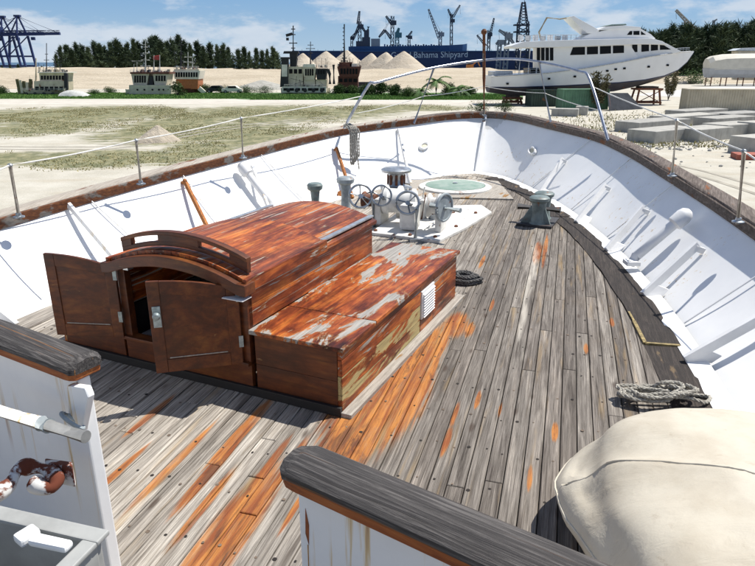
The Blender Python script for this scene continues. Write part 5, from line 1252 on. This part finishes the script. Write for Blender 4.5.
def clutter(x0, x1, y, Y, n, seed, parent_label):
    global rnd
    keep = rnd; rnd = random.Random(seed); t = [o for o in col.objects if o.get('label') == parent_label][0]
    m = MB(); ys_ = y - 2.6
    m.tube([pp(x0, ys_, Y - .6), pp(x1, ys_, Y - .6)], .035, 5); m.tube([pp(x0, y - 1.3, Y - .6), pp(x1, y - 1.3, Y - .6)], .03, 5)
    for k in range(int((x1 - x0) / 3.2) + 1): m.tube([pp(x0 + k * 3.2, y, Y - .6), pp(x0 + k * 3.2, ys_, Y - .6)], .03, 5)
    m.build('railing', M['pale'], t)
    for k in range(n):
        x = rnd.uniform(x0, x1); w, h = rnd.uniform(.6, 2.2), rnd.uniform(.8, 3.2); mt = rnd.choice(('soot', 'tug_white', 'tug_rust', 'tug_cream', 'dark_iron', 'drybush'))
        prect(x, y - h, x + w, y, Y + rnd.uniform(-.5, 1.5), rnd.uniform(.3, .9)).build('deck_gear', M[mt], t, bevel=.04)
    for k in range(4):
        m = MB(); xa, xb = rnd.uniform(x0, x1), rnd.uniform(x0, x1); m.tube([pp(xa, y - rnd.uniform(6, 16), Y + .4), pp(xb, y - 1, Y + .4)], .025, 4); m.build('stay_wire', M['dark_iron'], t)
    for k in range(6):
        m = MB(); x = rnd.uniform(x0, x1); m.tube([pp(x, y, Y + .5), pp(x + rnd.uniform(-2, 2), y - rnd.uniform(5, 12), Y + .5)], .05, 5); m.build('aerial', M['dark_iron'], t)
    for k in range(5 if y > 80 else 0):
        c = pp(x0 + (x1 - x0) * (k + .5) / 5, y + 3.2, Y - .75); m = MB(); m.lathe([(.22, -.1), (.38, -.08), (.38, .08), (.22, .1)], c, (0, 1, 0), 12); m.build('tyre_fender', M['soot'], t, True)
    rnd = keep
clutter(22, 66, 91, 128, 22, 1, 'cream tug with stepped deckhouse and bent aerials by the gantry cranes'); clutter(38, 66, 72, 129, 16, 2, 'cream tug with stepped deckhouse and bent aerials by the gantry cranes')
clutter(130, 170, 72.3, 129, 20, 3, 'grey cream tug with round portholes and a red mast flag by the casuarina belt'); clutter(174, 199, 69, 135, 15, 4, 'small tug with slanted bridge windows and orange trim')
clutter(284, 326, 87, 130, 20, 5, 'cream tug with black and white funnel and a dark radar mast'); clutter(290, 328, 67.5, 131.5, 18, 6, 'cream tug with black and white funnel and a dark radar mast'); clutter(337, 360, 66.5, 135, 18, 7, 'rusty dark red tug with a tall ladder mast before the sand heaps')
# white tarpaulin hump beside the cream tug
p = gpt(75, 96.5); tp = thing('tarpaulin', p, 'low white tarpaulin hump beside the cream tug', 'tarpaulin'); m = MB(); rr = []
for k in range(9):
    u = k / 8; h = 1.15 * math.sin(math.pi * min(.98, u * .75 + .18)); rr.append([p + Vector((-2.6 + 5.4 * u, y * (1.1 + .3 * math.sin(u * 3)), max(.02, h * c_ + .05 * math.sin(u * 9 + y * 3)))) for y, c_ in ((-1, 0), (-.75, .55), (-.35, .92), (0, 1), (.35, .92), (.75, .55), (1, 0))])
m.loft(rr, closed=False, caps=False); m.build('sheet', M['pale'], tp, True)
m = MB(); m.tube([p + Vector((-2.6, -1.15, .05)), p + Vector((2.8, -1.2, .05))], .07, 6); m.build('hem', M['pale'], tp)
# parked vehicles by the bank
def car(px, py, L_, label, paint, van=False):
    p = gpt(px, py); t = thing('parked_car', p, label, 'car', None); h = L_ / 2
    prof = [(-h, .35), (-h, .8), (-h * .95, .95), (-h * .62, 1.0), (-h * .38, 1.45), (h * .35, 1.48), (h * .66, 1.0), (h * .97, .85), (h, .4)]
    if van: prof = [(-h, .35), (-h, 1.75), (-h * .9, 1.9), (h * .45, 1.9), (h * .75, 1.15), (h, 1.0), (h, .35)]
    m = MB(); m.prism([p + Vector((x, -.85, z)) for x, z in prof], (0, 1.7, 0)); body = m.build('body', paint, t, bevel=.05)
    a, b_ = (-.30, .30) if not van else (.2, .62)
    for x0, x1 in ((a * 1.1 * h, -.01), (.04, b_ * 1.3 * h)) if not van else ((.1 * h, .55 * h),):
        m = MB(); m.prism([p + Vector((x0 - .15, -.86, 1.03)), p + Vector((x1 + .1, -.86, 1.03)), p + Vector((x1, -.86, 1.4)), p + Vector((x0, -.86, 1.4))], (0, .02, 0)); m.build('window', M['glass'], body)
    for x in (-h * .62, h * .62):
        for y in (-.82, .82):
            m = MB(); m.lathe([(.30, -.1), (.33, -.06), (.33, .06), (.30, .1)], p + Vector((x, y, .33)), (0, 1, 0), 16); w = m.build('wheel', M['soot'], t, True)
            m = MB(); m.lathe([(.17, -.112), (.19, -.1), (.19, .1), (.17, .112)], p + Vector((x, y, .33)), (0, 1, 0), 12); m.build('rim', M['crane_grey'], w, True)
    return t
car(217, 93, 4.4, 'dark car parked below the sand bank near the orange trimmed tug', M['soot']); car(233, 93.2, 4.2, 'white car parked below the sand bank beside the dark car', M['tug_white']); car(366, 91, 4.6, 'dark van parked between the verge bushes and the rusty tug', M['soot'], True)

# ============================================================ white motor yacht on stands
YY, HB = 99.0, 3.2
M['gelcoat'] = plain('yacht_white', (.80, .80, .79), .3, 0, .06, .6); M['gel_grey'] = plain('yacht_grey', (.55, .56, .56), .4); M['boot'] = plain('boot_navy', (.02, .035, .10), .4); M['antifoul'] = plain('antifoul', (.10, .09, .10), .8, 0, .3, 1, rust=.3, rscale=1)  # grey gelcoat tone for rub rail, lounge and some deck furniture
ya = thing('motor_yacht', Vector((pp(590, 100, YY).x, YY, 0)), 'large white three deck motor yacht propped up on land', 'yacht')
def tab(*v): return v
st_ = (489, 496, 515, 545, 580, 615, 640, 660, 675, 685, 692)
sheer = [(489, 75.5), (496, 75), (515, 74), (545, 72), (580, 67.5), (615, 61.5), (640, 56.5), (660, 53.5), (675, 51.6), (685, 51), (692, 51)]
stripe = [(489, 86), (515, 86), (560, 84.5), (615, 81.4), (640, 78.8), (660, 75), (675, 69.5), (685, 61.5), (692, 52)]
keel = [(489, 92), (515, 95.5), (560, 95.5), (615, 91), (640, 85.5), (655, 81), (665, 77.4), (675, 71.5), (685, 62.4), (692, 52.5)]
beam = [(489, .90), (515, .97), (580, 1), (615, .99), (640, .92), (660, .74), (675, .48), (685, .24), (692, .03)]
def ysec(px, ytop, ybot, w0, w1, n=3):
    a, b_ = pp(px, ytop, YY), pp(px, ybot, YY); return a.x, a.z, b_.z, w0, w1
def yhull(top, bot, wt, wb, mat, nm, extra=None):
    rr = []
    for px in sorted(set(list(st_) + [530, 562, 598, 628, 650, 668])):
        x = pp(px, 62, YY).x; zt, zb = pp(px, lerp_tab(top, px), YY).z, pp(px, lerp_tab(bot, px), YY).z; k = lerp_tab(beam, px) * HB
        rr.append([Vector((x, YY - k * wt, zt)), Vector((x, YY - k * (wt + wb) / 2 * 1.01, (zt + zb) / 2)), Vector((x, YY - k * wb, zb)), Vector((x, YY + k * wb, zb)), Vector((x, YY + k * (wt + wb) / 2 * 1.01, (zt + zb) / 2)), Vector((x, YY + k * wt, zt))])
    m = MB(); m.loft(rr); return m.build(nm, mat, ya, True, auto=.5)
yhull(sheer, stripe, 1.0, .88, M['gelcoat'], 'topsides'); yhull([(p, y + .02) for p, y in stripe], [(p, y + 1.0) for p, y in stripe], .882, .862, M['boot'], 'boot_stripe'); yhull([(p, y + 1.0) for p, y in stripe], keel, .86, .30, M['antifoul'], 'underbody')
def yprism(poly, w, mat, nm, parent=None, bev=.06, dz=0.0):
    m = pprism(poly, YY - w, 2 * w); return m.build(nm, mat, parent or ya, bevel=bev)
def ywin(poly, w, par, mat=None, nm='window'): return pprism(poly, YY - w - .04, .05).build(nm, mat or M['glass'], par)
rub = []
m = MB(); m.tube([Vector((pp(px, 62, YY).x, YY - lerp_tab(beam, px) * HB * 1.0 - .02, pp(px, lerp_tab(sheer, px) + .4, YY).z)) for px in range(489, 688, 6)], .09, 6); m.build('rub_rail', M['gel_grey'], ya, True)
sal = yprism([(541, 76), (541, 46.5), (630, 44), (640, 60), (600, 68)], 2.55, M['gelcoat'], 'saloon')
fwd = yprism([(628, 62), (628, 41.5), (657, 41), (667, 43.5), (682, 51.6), (660, 57), (640, 60.5)], 2.2, M['gelcoat'], 'forward_cabin')
yprism([(512, 47.8), (511, 45.6), (524, 41.5), (560, 40.0), (620, 38.6), (652, 38.2), (663, 41.2), (668, 44.6), (640, 44.2), (560, 47.2)], 3.05, M['gelcoat'], 'upper_deck', None, .10)
ph = yprism([(576, 40.5), (590, 33.5), (612, 28.5), (640, 28.0), (651, 34), (656, 38.6)], 1.9, M['gelcoat'], 'pilothouse', None, .10)
yprism([(596, 30.5), (606, 26.4), (624, 25.4), (641, 26.8), (641, 28.6), (610, 29.4)], 2.0, M['gelcoat'], 'hardtop'); yprism([(606, 25.9), (612, 24.2), (626, 23.6), (627, 25.0)], 1.4, plain('bimini_green', (.16, .22, .2), .8), 'bimini')
for poly in ([(570, 55), (573, 47.2), (585, 46.8), (585, 54.6)], [(587, 54.4), (587, 46.8), (598, 46.3), (598, 54)], [(600, 54), (600, 46.2), (611, 45.8), (611, 53.4)], [(613, 53.3), (613, 45.6), (624, 45.4), (624, 52.8)]): ywin(poly, 2.55, sal)
for poly in ([(632.3, 52.2), (632.3, 44.6), (637.5, 44.6), (637.5, 51.9)], [(641.5, 51.8), (641.5, 44.6), (649, 44.6), (649, 51)], [(651, 50.8), (651, 44.6), (658, 44.8), (658, 50)], [(660, 49.8), (660, 44.9), (664, 45.2), (671, 49.4)]): ywin(poly, 2.2, fwd)
for poly in ([(627, 34.8), (630, 31), (632.4, 31), (632, 34.8)], [(633.5, 34.8), (633.5, 31), (639.5, 30.8), (639.5, 34.8)], [(641, 34.8), (641, 31), (646, 34.6)]): ywin(poly, 1.9, ph)
for k in range(4): ywin([(536.8 + k * 4.4, 60.5), (536.8 + k * 4.4, 47.6), (540.2 + k * 4.4, 47.6), (540.2 + k * 4.4, 60.3)], 2.56, sal, None, 'saloon_door')
for x, y in ((609, 67.4), (617.5, 66.6), (641.5, 65), (661.5, 63.5), (545, 72.6 + 4), (570, 74.5), (505, 81.5), (601, 69)):
    k = lerp_tab(beam, x) * HB * .985; m = MB(); c = Vector((pp(x, 62, YY).x, YY - k - .0, pp(x, y + 1.5, YY).z)); m.box(c, (.36, .14, .26)); m.build('porthole', M['glass'], ya, bevel=.03)
# radar arch sweeping forward, aft leg
yprism([(569.5, 16.5), (574, 15.8), (599, 29.6), (599, 33), (588, 33.4), (580, 27)], 1.9, M['gelcoat'], 'radar_arch'); m = MB(); m.tube([pp(547, 17.5, YY), pp(560, 19, YY), pp(571, 17, YY)], .1, 6); m.tube([pp(547, 17.5, YY), pp(539, 32, YY), pp(541, 40, YY)], .14, 6); m.build('arch_leg', plain('teak_pole', (.4, .32, .2), .6), ya)
# rails
def yrail(pts, w, h0, nm='guard_rail', n=10):
    m = MB(); q = [Vector((pp(x, y, YY).x, YY - w(x), pp(x, y, YY).z)) for x, y in pts]; m.tube(q, .035, 5); m.tube([p - Vector((0, 0, h0 * .5)) for p in q], .025, 5)
    for p in q: m.tube([p, p - Vector((0, 0, h0))], .03, 5)
    return m.build(nm, M['chrome'], ya)
yrail([(x, 35.5 + (.8 if x < 530 else 0)) for x in range(516, 578, 5)], lambda x: 2.6, .7); yrail([(x, lerp_tab(sheer, x) - 3.4) for x in range(664, 692, 4)], lambda x: lerp_tab(beam, x) * HB, .4); yrail([(x, lerp_tab(sheer, x) - 4.0) for x in range(491, 541, 5)], lambda x: lerp_tab(beam, x) * HB * .95, .7)
for k, x in enumerate((515, 524, 532)):
    m = MB(); m.tube([pp(x, 77, YY, -2.5), pp(x + 2.5, 46, YY, -2.5)], .09, 8); m.build('deck_post', M['gelcoat'], ya)
for k in range(7): prect(519 + k * 7.4, 34.8 + k % 2, 523.5 + k * 7.4, 40.6, YY - 1.6 + (k % 3) * .8, .8).build('deck_furniture', M['gel_grey'] if k % 2 else M['gelcoat'], ya, bevel=.05)
prect(492, 71, 513, 77, YY - 1.9, 3.8).build('aft_lounge', M['gel_grey'], ya, bevel=.15); prect(530, 68, 541, 77, YY - 2.2, 4.4).build('aft_bulkhead', M['glass'], ya)
# cradle and props
M['cradle'] = plain('cradle_rust', (.24, .085, .04), .8, 0, .5, 2)
def prop_stand(px, ytop, ybot, Y, label, w=2.4):
    c = pp(px, ybot, Y); c.z = 0; zt = pp(px, ytop, Y).z; t = thing('yacht_cradle', c, label, 'cradle', 'rusty cradles under the yacht')
    for sx in (-1, 1):
        for sy in (-1, 1):
            m = MB(); m.beam(c + Vector((sx * w / 2, sy * 1.2, 0)), c + Vector((sx * w / 2 * .8, sy * .9, zt)), .22, .22); m.build('leg', M['cradle'], t)
    for z in (.35, zt - .12):
        m = MB()
        for sx in (-1, 1): m.beam(c + Vector((sx * w / 2, -1.3, z)), c + Vector((sx * w / 2, 1.3, z)), .2, .24)
        for sy in (-1, 1): m.beam(c + Vector((-w / 2, sy * 1.2, z + .02)), c + Vector((w / 2, sy * 1.2, z + .02)), .2, .24)
        m.build('frame', M['cradle'], t)
    m = MB(); m.beam(c + Vector((-w / 2, -1.22, .3)), c + Vector((w / 2, -1.22, zt - .2)), .1, .1); m.beam(c + Vector((w / 2, -1.24, .3)), c + Vector((-w / 2, -1.24, zt - .2)), .1, .1); m.build('brace', M['cradle'], t)
    m = MB(); m.box(c + Vector((0, 0, zt + .14)), (w * .7, 2.2, .26)); m.build('timber_chock', M['bark'], t)
prop_stand(645, 88, 103, YY - .8, 'rusty cradle below the yacht bow', 3.6); prop_stand(540, 97, 104, YY, 'rusty cradle below the yacht saloon', 2.6); prop_stand(512, 97, 104, YY, 'rusty cradle below the yacht aft deck', 2.4); prop_stand(580, 97, 104, YY + .3, 'rusty cradle hidden behind the green container', 2.4)

# ============================================================ containers, blocks and yard clutter
def container(c, L_, W_, H_, rz, mat, label, nm='shipping_container', nrib=26, doors=False):
    t = thing(nm, c, label, 'container'); ca, sa = math.cos(rz), math.sin(rz)
    def Q(x, y, z): return Vector(c) + Vector((x * ca - y * sa, x * sa + y * ca, z))
    def wallc(x0, y0, x1, y1, n, nm2):
        m = MB(); d = (Q(x1, y1, 0) - Q(x0, y0, 0)); ln = d.length; d = d / ln; nn = Vector((d.y, -d.x, 0)); pts = []
        for i in range(n):
            a = ln * i / n; st = ln / n
            for u, o in ((0, 0), (.30, 0), (.42, -.06), (.80, -.06), (.92, 0)): pts.append(Q(x0, y0, 0) + d * (a + st * u) + nn * o)
        pts.append(Q(x1, y1, 0)); m.loft([[p + Vector((0, 0, .12)), p + Vector((0, 0, H_ - .12))] for p in pts], closed=False, caps=False); return m.build(nm2, mat, t)
    wallc(-L_ / 2, -W_ / 2, L_ / 2, -W_ / 2, nrib, 'side_wall'); wallc(L_ / 2, W_ / 2, -L_ / 2, W_ / 2, nrib, 'side_wall'); wallc(-L_ / 2, W_ / 2, -L_ / 2, -W_ / 2, 10, 'end_wall'); wallc(L_ / 2, -W_ / 2, L_ / 2, W_ / 2, 10, 'end_wall')
    m = MB(); m.hexa([Q(x, y, z) for z in (H_ - .06, H_ - .01) for x, y in ((-L_ / 2, -W_ / 2), (L_ / 2, -W_ / 2), (L_ / 2, W_ / 2), (-L_ / 2, W_ / 2))]); m.build('roof', mat, t)
    for z in (.07, H_ - .06):
        for (x0, y0, x1, y1) in ((-L_ / 2, -W_ / 2, L_ / 2, -W_ / 2), (-L_ / 2, W_ / 2, L_ / 2, W_ / 2), (-L_ / 2, -W_ / 2, -L_ / 2, W_ / 2), (L_ / 2, -W_ / 2, L_ / 2, W_ / 2)):
            m = MB(); m.beam(Q(x0, y0, z), Q(x1, y1, z), .13, .13); m.build('rail', mat, t)
    for x, y in ((-L_ / 2, -W_ / 2), (L_ / 2, -W_ / 2), (L_ / 2, W_ / 2), (-L_ / 2, W_ / 2)):
        m = MB(); m.beam(Q(x, y, 0), Q(x, y, H_), .16, .16); m.build('corner_post', mat, t)
    return t
M['cgreen'] = plain('container_green', (.11, .235, .14), .6, 0, .3, .8, rust=.3, rscale=1.5); M['ccream'] = plain('container_cream', (.50, .45, .34), .6, 0, .2, .6, rust=.25, rscale=1.2)
g0 = gpt(581, 109.5); container(g0 + Vector((.4, 1.2, 0)), 6.1, 2.44, 2.6, R(3), M['cgreen'], 'green corrugated container in front of the yacht hull', nrib=18)
g1 = gpt(543, 106.5); container(g1 + Vector((.2, 1.2, 0)), 4.2, 2.4, 2.3, R(8), plain('container_dark_green', (.035, .06, .045), .7, 0, .3, 1, rust=.3), 'dark weathered green container under the yacht saloon', nrib=12)
g2 = gpt(722, 111); container(g2 + Vector((2.6, 1.4, 0)), 13.5, 2.6, 2.7, R(-6), M['ccream'], 'long cream corrugated container behind the concrete blocks', nrib=42)
# leaning dark sheet
p0, p1, p2, p3 = gpt(609, 111), gpt(643, 109), None, None
M['sheetm'] = plain('sheet_grey', (.055, .06, .07), .8, 0, .3, 1); M['sheetm'].node_tree.nodes['Principled BSDF'].inputs['Specular IOR Level'].default_value = .05
t = thing('leaning_sheet', p0.lerp(p1, .5), 'dark grey metal sheet leaning beside the green container', 'metal sheet')
d = (p1 - p0); m = MB(); q = [p0, p1, p0 + d * .62 + Vector((0, 1.6, 2.05)), p0 + d * .02 + Vector((0, 1.6, 2.15))]; m.prism(q, (0, .06, .03)); m.build('sheet', M['sheetm'], t)
m = MB(); m.beam(p0 + d * .05 + Vector((0, .1, 0)), p0 + d * .05 + Vector((0, 1.62, 2.1)), .12, .1); m.beam(p0 + d * .6 + Vector((0, 2.4, 0)), p0 + d * .5 + Vector((0, 1.66, 2.0)), .12, .1); m.build('prop', M['cradle'], t)
# concrete blocks
def mat_conc():
    t = NT('concrete'); n = t.noise(t.pos, 1.2, 7, .65); n2 = t.noise(t.map(None, scale=(.3, .3, 1.6)), 1, 5); k = t.mix(t.rng(n, .3, .7), (.42, .41, .38), (.32, .315, .295)); k = t.mix(t.math('MULTIPLY', t.rng(n2, .52, .7), .4), k, (.2, .19, .17))
    k = t.mix(1.0, k, t.ramp(t.rand(), [(0, (.85, .85, .85)), (1, (1.15, 1.14, 1.1))]), 'MULTIPLY'); return t.done(k, .9, 0, n, .5, .05, spec=.2)
M['conc'] = mat_conc()
def block(px, py, L_, W_, H_, az, label, grp='concrete blocks in the yard'):
    p = gpt(px, py); dx = Vector((math.sin(az), math.cos(az), 0)); wy_ = Vector((-dx.y, dx.x, 0)); wy2 = -wy_ if wy_.x < 0 else wy_
    wn_ = Vector((math.cos(az), -math.sin(az), 0))
    m = MB(); m.hexa([p + dx * a + wn_ * b_ + Vector((0, 0, z)) for z in (-.05, H_) for a, b_ in ((0, 0), (0, W_), (L_, W_), (L_, 0))])
    o = m.build('concrete_block', M['conc'], None, bevel=.05, origin=p); return tag(o, label, 'concrete block', grp)
for (px, py, L_, W_, H_, az, lb) in (
    (626, 141, 6.2, 2.5, .95, 56, 'pale concrete block lying clear of the others on bare sand'), (614, 131, 8.0, 2.5, .92, 56, 'concrete block just behind the foremost pale block'),
    (671, 139.5, 4.6, 2.4, .98, 58, 'concrete block with weeds at its foot next to the foremost pale block'), (648, 124.5, 8.5, 2.5, .9, 58, 'long concrete block in the middle row with a flat top'),
    (700, 134.5, 5.2, 2.4, .98, 60, 'concrete block between the middle row and the cream container'), (664, 118, 8.0, 2.5, .9, 59, 'concrete block in the back row beside the leaning sheet'),
    (706, 121.5, 6.5, 2.6, .95, 61, 'concrete block in the back row against the cream container'), (692, 126.5, 6.5, 2.4, .92, 60, 'narrow concrete block wedged between the middle and back rows'),
    (735, 134, 5.0, 2.6, 1.1, 63, 'tall concrete block near the corner of the cream container'), (727, 152, 5.0, 2.5, 1.15, 64, 'large grey concrete block beside the red slab')):
    block(px, py, L_, W_, H_, R(az), lb)
block(551, 116, 1.6, 3.0, .85, R(20), 'low concrete bench block by the green container', None); block(575, 115, 1.2, 1.4, 1.0, R(20), 'short upright concrete block at the green container corner', None)
p = gpt(752, 160); m = MB(); m.hexa([p + Vector((x, y, z)) for z in (0, .35) for x, y in ((-1.0, 0), (2.0, -.3), (2.2, 1.1), (-.7, 1.4))]); o = m.build('red_slab', plain('red_paint', (.36, .09, .05), .7, 0, .4, 3), None, bevel=.05, origin=p); tag(o, 'faded red metal slab lying beside the large grey block', 'slab')
# rubble between blocks and rail
V = MB()
for _ in range(420):
    q = gpt(rnd.choice((rnd.gauss(640, 26), rnd.gauss(690, 30), rnd.uniform(540, 760))), rnd.choice((rnd.gauss(146, 2.5), rnd.uniform(118, 170), rnd.gauss(124, 4)))); r_ = rnd.uniform(.03, .16)
    V.lathe([(r_ * .7, -.02), (r_, r_ * .3), (r_ * .6, r_ * .8), (r_ * .1, r_ * .9)], q, Vector((rnd.uniform(-.4, .4), rnd.uniform(-.4, .4), 1)), 6)
tag(V.build('rubble', M['conc']), 'broken stones scattered round the concrete blocks', 'rubble', kind='stuff')
items = []
for _ in range(2600):
    q = gpt(rnd.choice((rnd.gauss(640, 30), rnd.gauss(695, 25), rnd.gauss(590, 22))), rnd.choice((rnd.gauss(144, 2.2), rnd.gauss(128, 3), rnd.gauss(118, 3)))); items.append((q.x, q.y, 0, rnd.uniform(.06, .26), rnd.uniform(.03, .07), rnd.choice((0, 1))))
tag(np_tufts('yard_weeds', items, [M['dry'], M['olive']], 2), 'straggly weeds round the concrete blocks', 'weeds', kind='stuff')
# boat under tarpaulin on trestles
M['tarp'] = plain('tarp_cream', (.58, .55, .47), .7, 0, .12, .7); M['tarp_low'] = plain('tarp_skirt', (.40, .41, .42), .7, 0, .15, .8)
bc = gpt(740, 86); tb = thing('covered_boat', bc, 'boat under a cream tarpaulin raised on trestles beyond the cream container', 'boat'); BYY = bc.y + 2
def bsec(px, ys, ws): return [Vector((pp(px, y, BYY).x, BYY + sgn * w, pp(px, y, BYY).z)) for sgn, seq in ((-1, list(zip(ys, ws))), (1, list(zip(ys, ws))[::-1])) for y, w in seq]
m = MB(); m.loft([bsec(x, (69.2 + .4 * math.sin(x), yt + 4.6, yt + .6, yt), (2.6 * k, 2.55 * k, 1.2 * k, .02)) for x, yt, k in ((706.5, 58.6, .75), (711, 56, .95), (722, 54.2, 1), (736, 53.6, 1), (750, 53.4, 1), (770, 53.4, 1), (800, 54, .9), (812, 57, .6))]); m.build('tarpaulin', M['tarp'], tb, True, auto=.45)
m = MB(); m.loft([bsec(x, (77.5, 74, 68.4), (1.6 * k, 2.3 * k, 2.62 * k)) for x, k in ((706, .76), (711, .95), (736, 1), (770, 1), (812, .6))]); m.build('hull_skirt', M['tarp_low'], tb)
for x in (709, 724, 741, 758, 780):
    m = MB()
    for y in (-1.4, 1.4): m.beam(pp(x, 77, BYY, y), Vector((pp(x, 77, BYY).x, BYY + y, 0)), .2, .2)
    m.beam(pp(x, 77.4, BYY, -1.6), pp(x, 77.4, BYY, 1.6), .22, .2); m.build('trestle', M['cradle'], tb)
wtp = pprism([(735, 50.4), (741, 48.2), (757, 47.4), (790, 48), (790, 51)], BYY + 8, 4).build('shed_roof', plain('shed_roof_pale', (.55, .6, .64), .5), thing('shed', Vector((pp(760, 62, BYY + 8).x, BYY + 10, 0)), 'pale roofed shed just behind the covered boat', 'shed'))
prect(738, 51, 790, 80, BYY + 8.3, 3.4).build('wall', M['tug_grey'], wtp.parent)
for k in range(6): prect(741 + k * 8, 56, 744.5 + k * 8, 61, BYY + 8.25, .06).build('window', M['glass'], wtp.parent)
# road barrier beyond the yacht bow
for k in range(7):
    p = gpt(668 + k * 5.2, 84.5 - k * .15); m = MB(); m.prism([p + Vector((-.4, -.3, 0)), p + Vector((-.4, .3, 0)), p + Vector((-.4, .12, .8)), p + Vector((-.4, -.12, .8))], (1.25, 0, 0)); o = m.build('road_barrier', M['conc'], None, bevel=.03, origin=p); tag(o, 'short concrete road barrier past the yacht bow', 'barrier', 'concrete barriers along the road')
# orange excavator by the dock
ep = pp(470, 62, 330); ep.z = 2.0; ex_ = thing('excavator', ep, 'small orange excavator on the sand before the dock wall', 'excavator')
om = plain('excavator_orange', (.45, .17, .03), .5); m = MB(); m.box(ep + Vector((0, 0, 2.0)), (3.4, 2.6, 1.6)); m.build('body', om, ex_, bevel=.2); m = MB(); m.box(ep + Vector((-.6, -.4, 3.3)), (1.5, 1.5, 1.2)); m.build('cab', M['glass'], ex_, bevel=.1)
for y in (-1.1, 1.1):
    m = MB(); m.box(ep + Vector((0, y, .55)), (4.0, .7, 1.1)); m.build('track', M['soot'], ex_, bevel=.3)
m = MB(); m.beam(ep + Vector((1.2, 0, 2.4)), ep + Vector((3.6, 0, 4.6)), .5, .6); m.beam(ep + Vector((3.6, 0, 4.6)), ep + Vector((5.0, 0, 2.0)), .4, .5); m.build('boom', om, ex_); m = MB(); m.box(ep + Vector((4.9, 0, 1.5)), (1.0, 1.1, .9)); m.build('bucket', M['soot'], ex_, bevel=.1)
# white boulder at the verge
for px, py, w in ((458, 93.5, 8), (450, 93, 5)):
    p = gpt(px, py); k = p.y / F_PX * w / 2; m = MB(); m.lathe([(k * .8, -.05), (k, k * .3), (k * .8, k * .8), (k * .3, k * 1.05), (.01, k * 1.08)], p, (.1, .1, 1), 9); o = m.build('boulder', M['pale'], None, origin=p); tag(o, 'pale boulder on the verge below the palms', 'boulder', 'pale boulders by the palms')
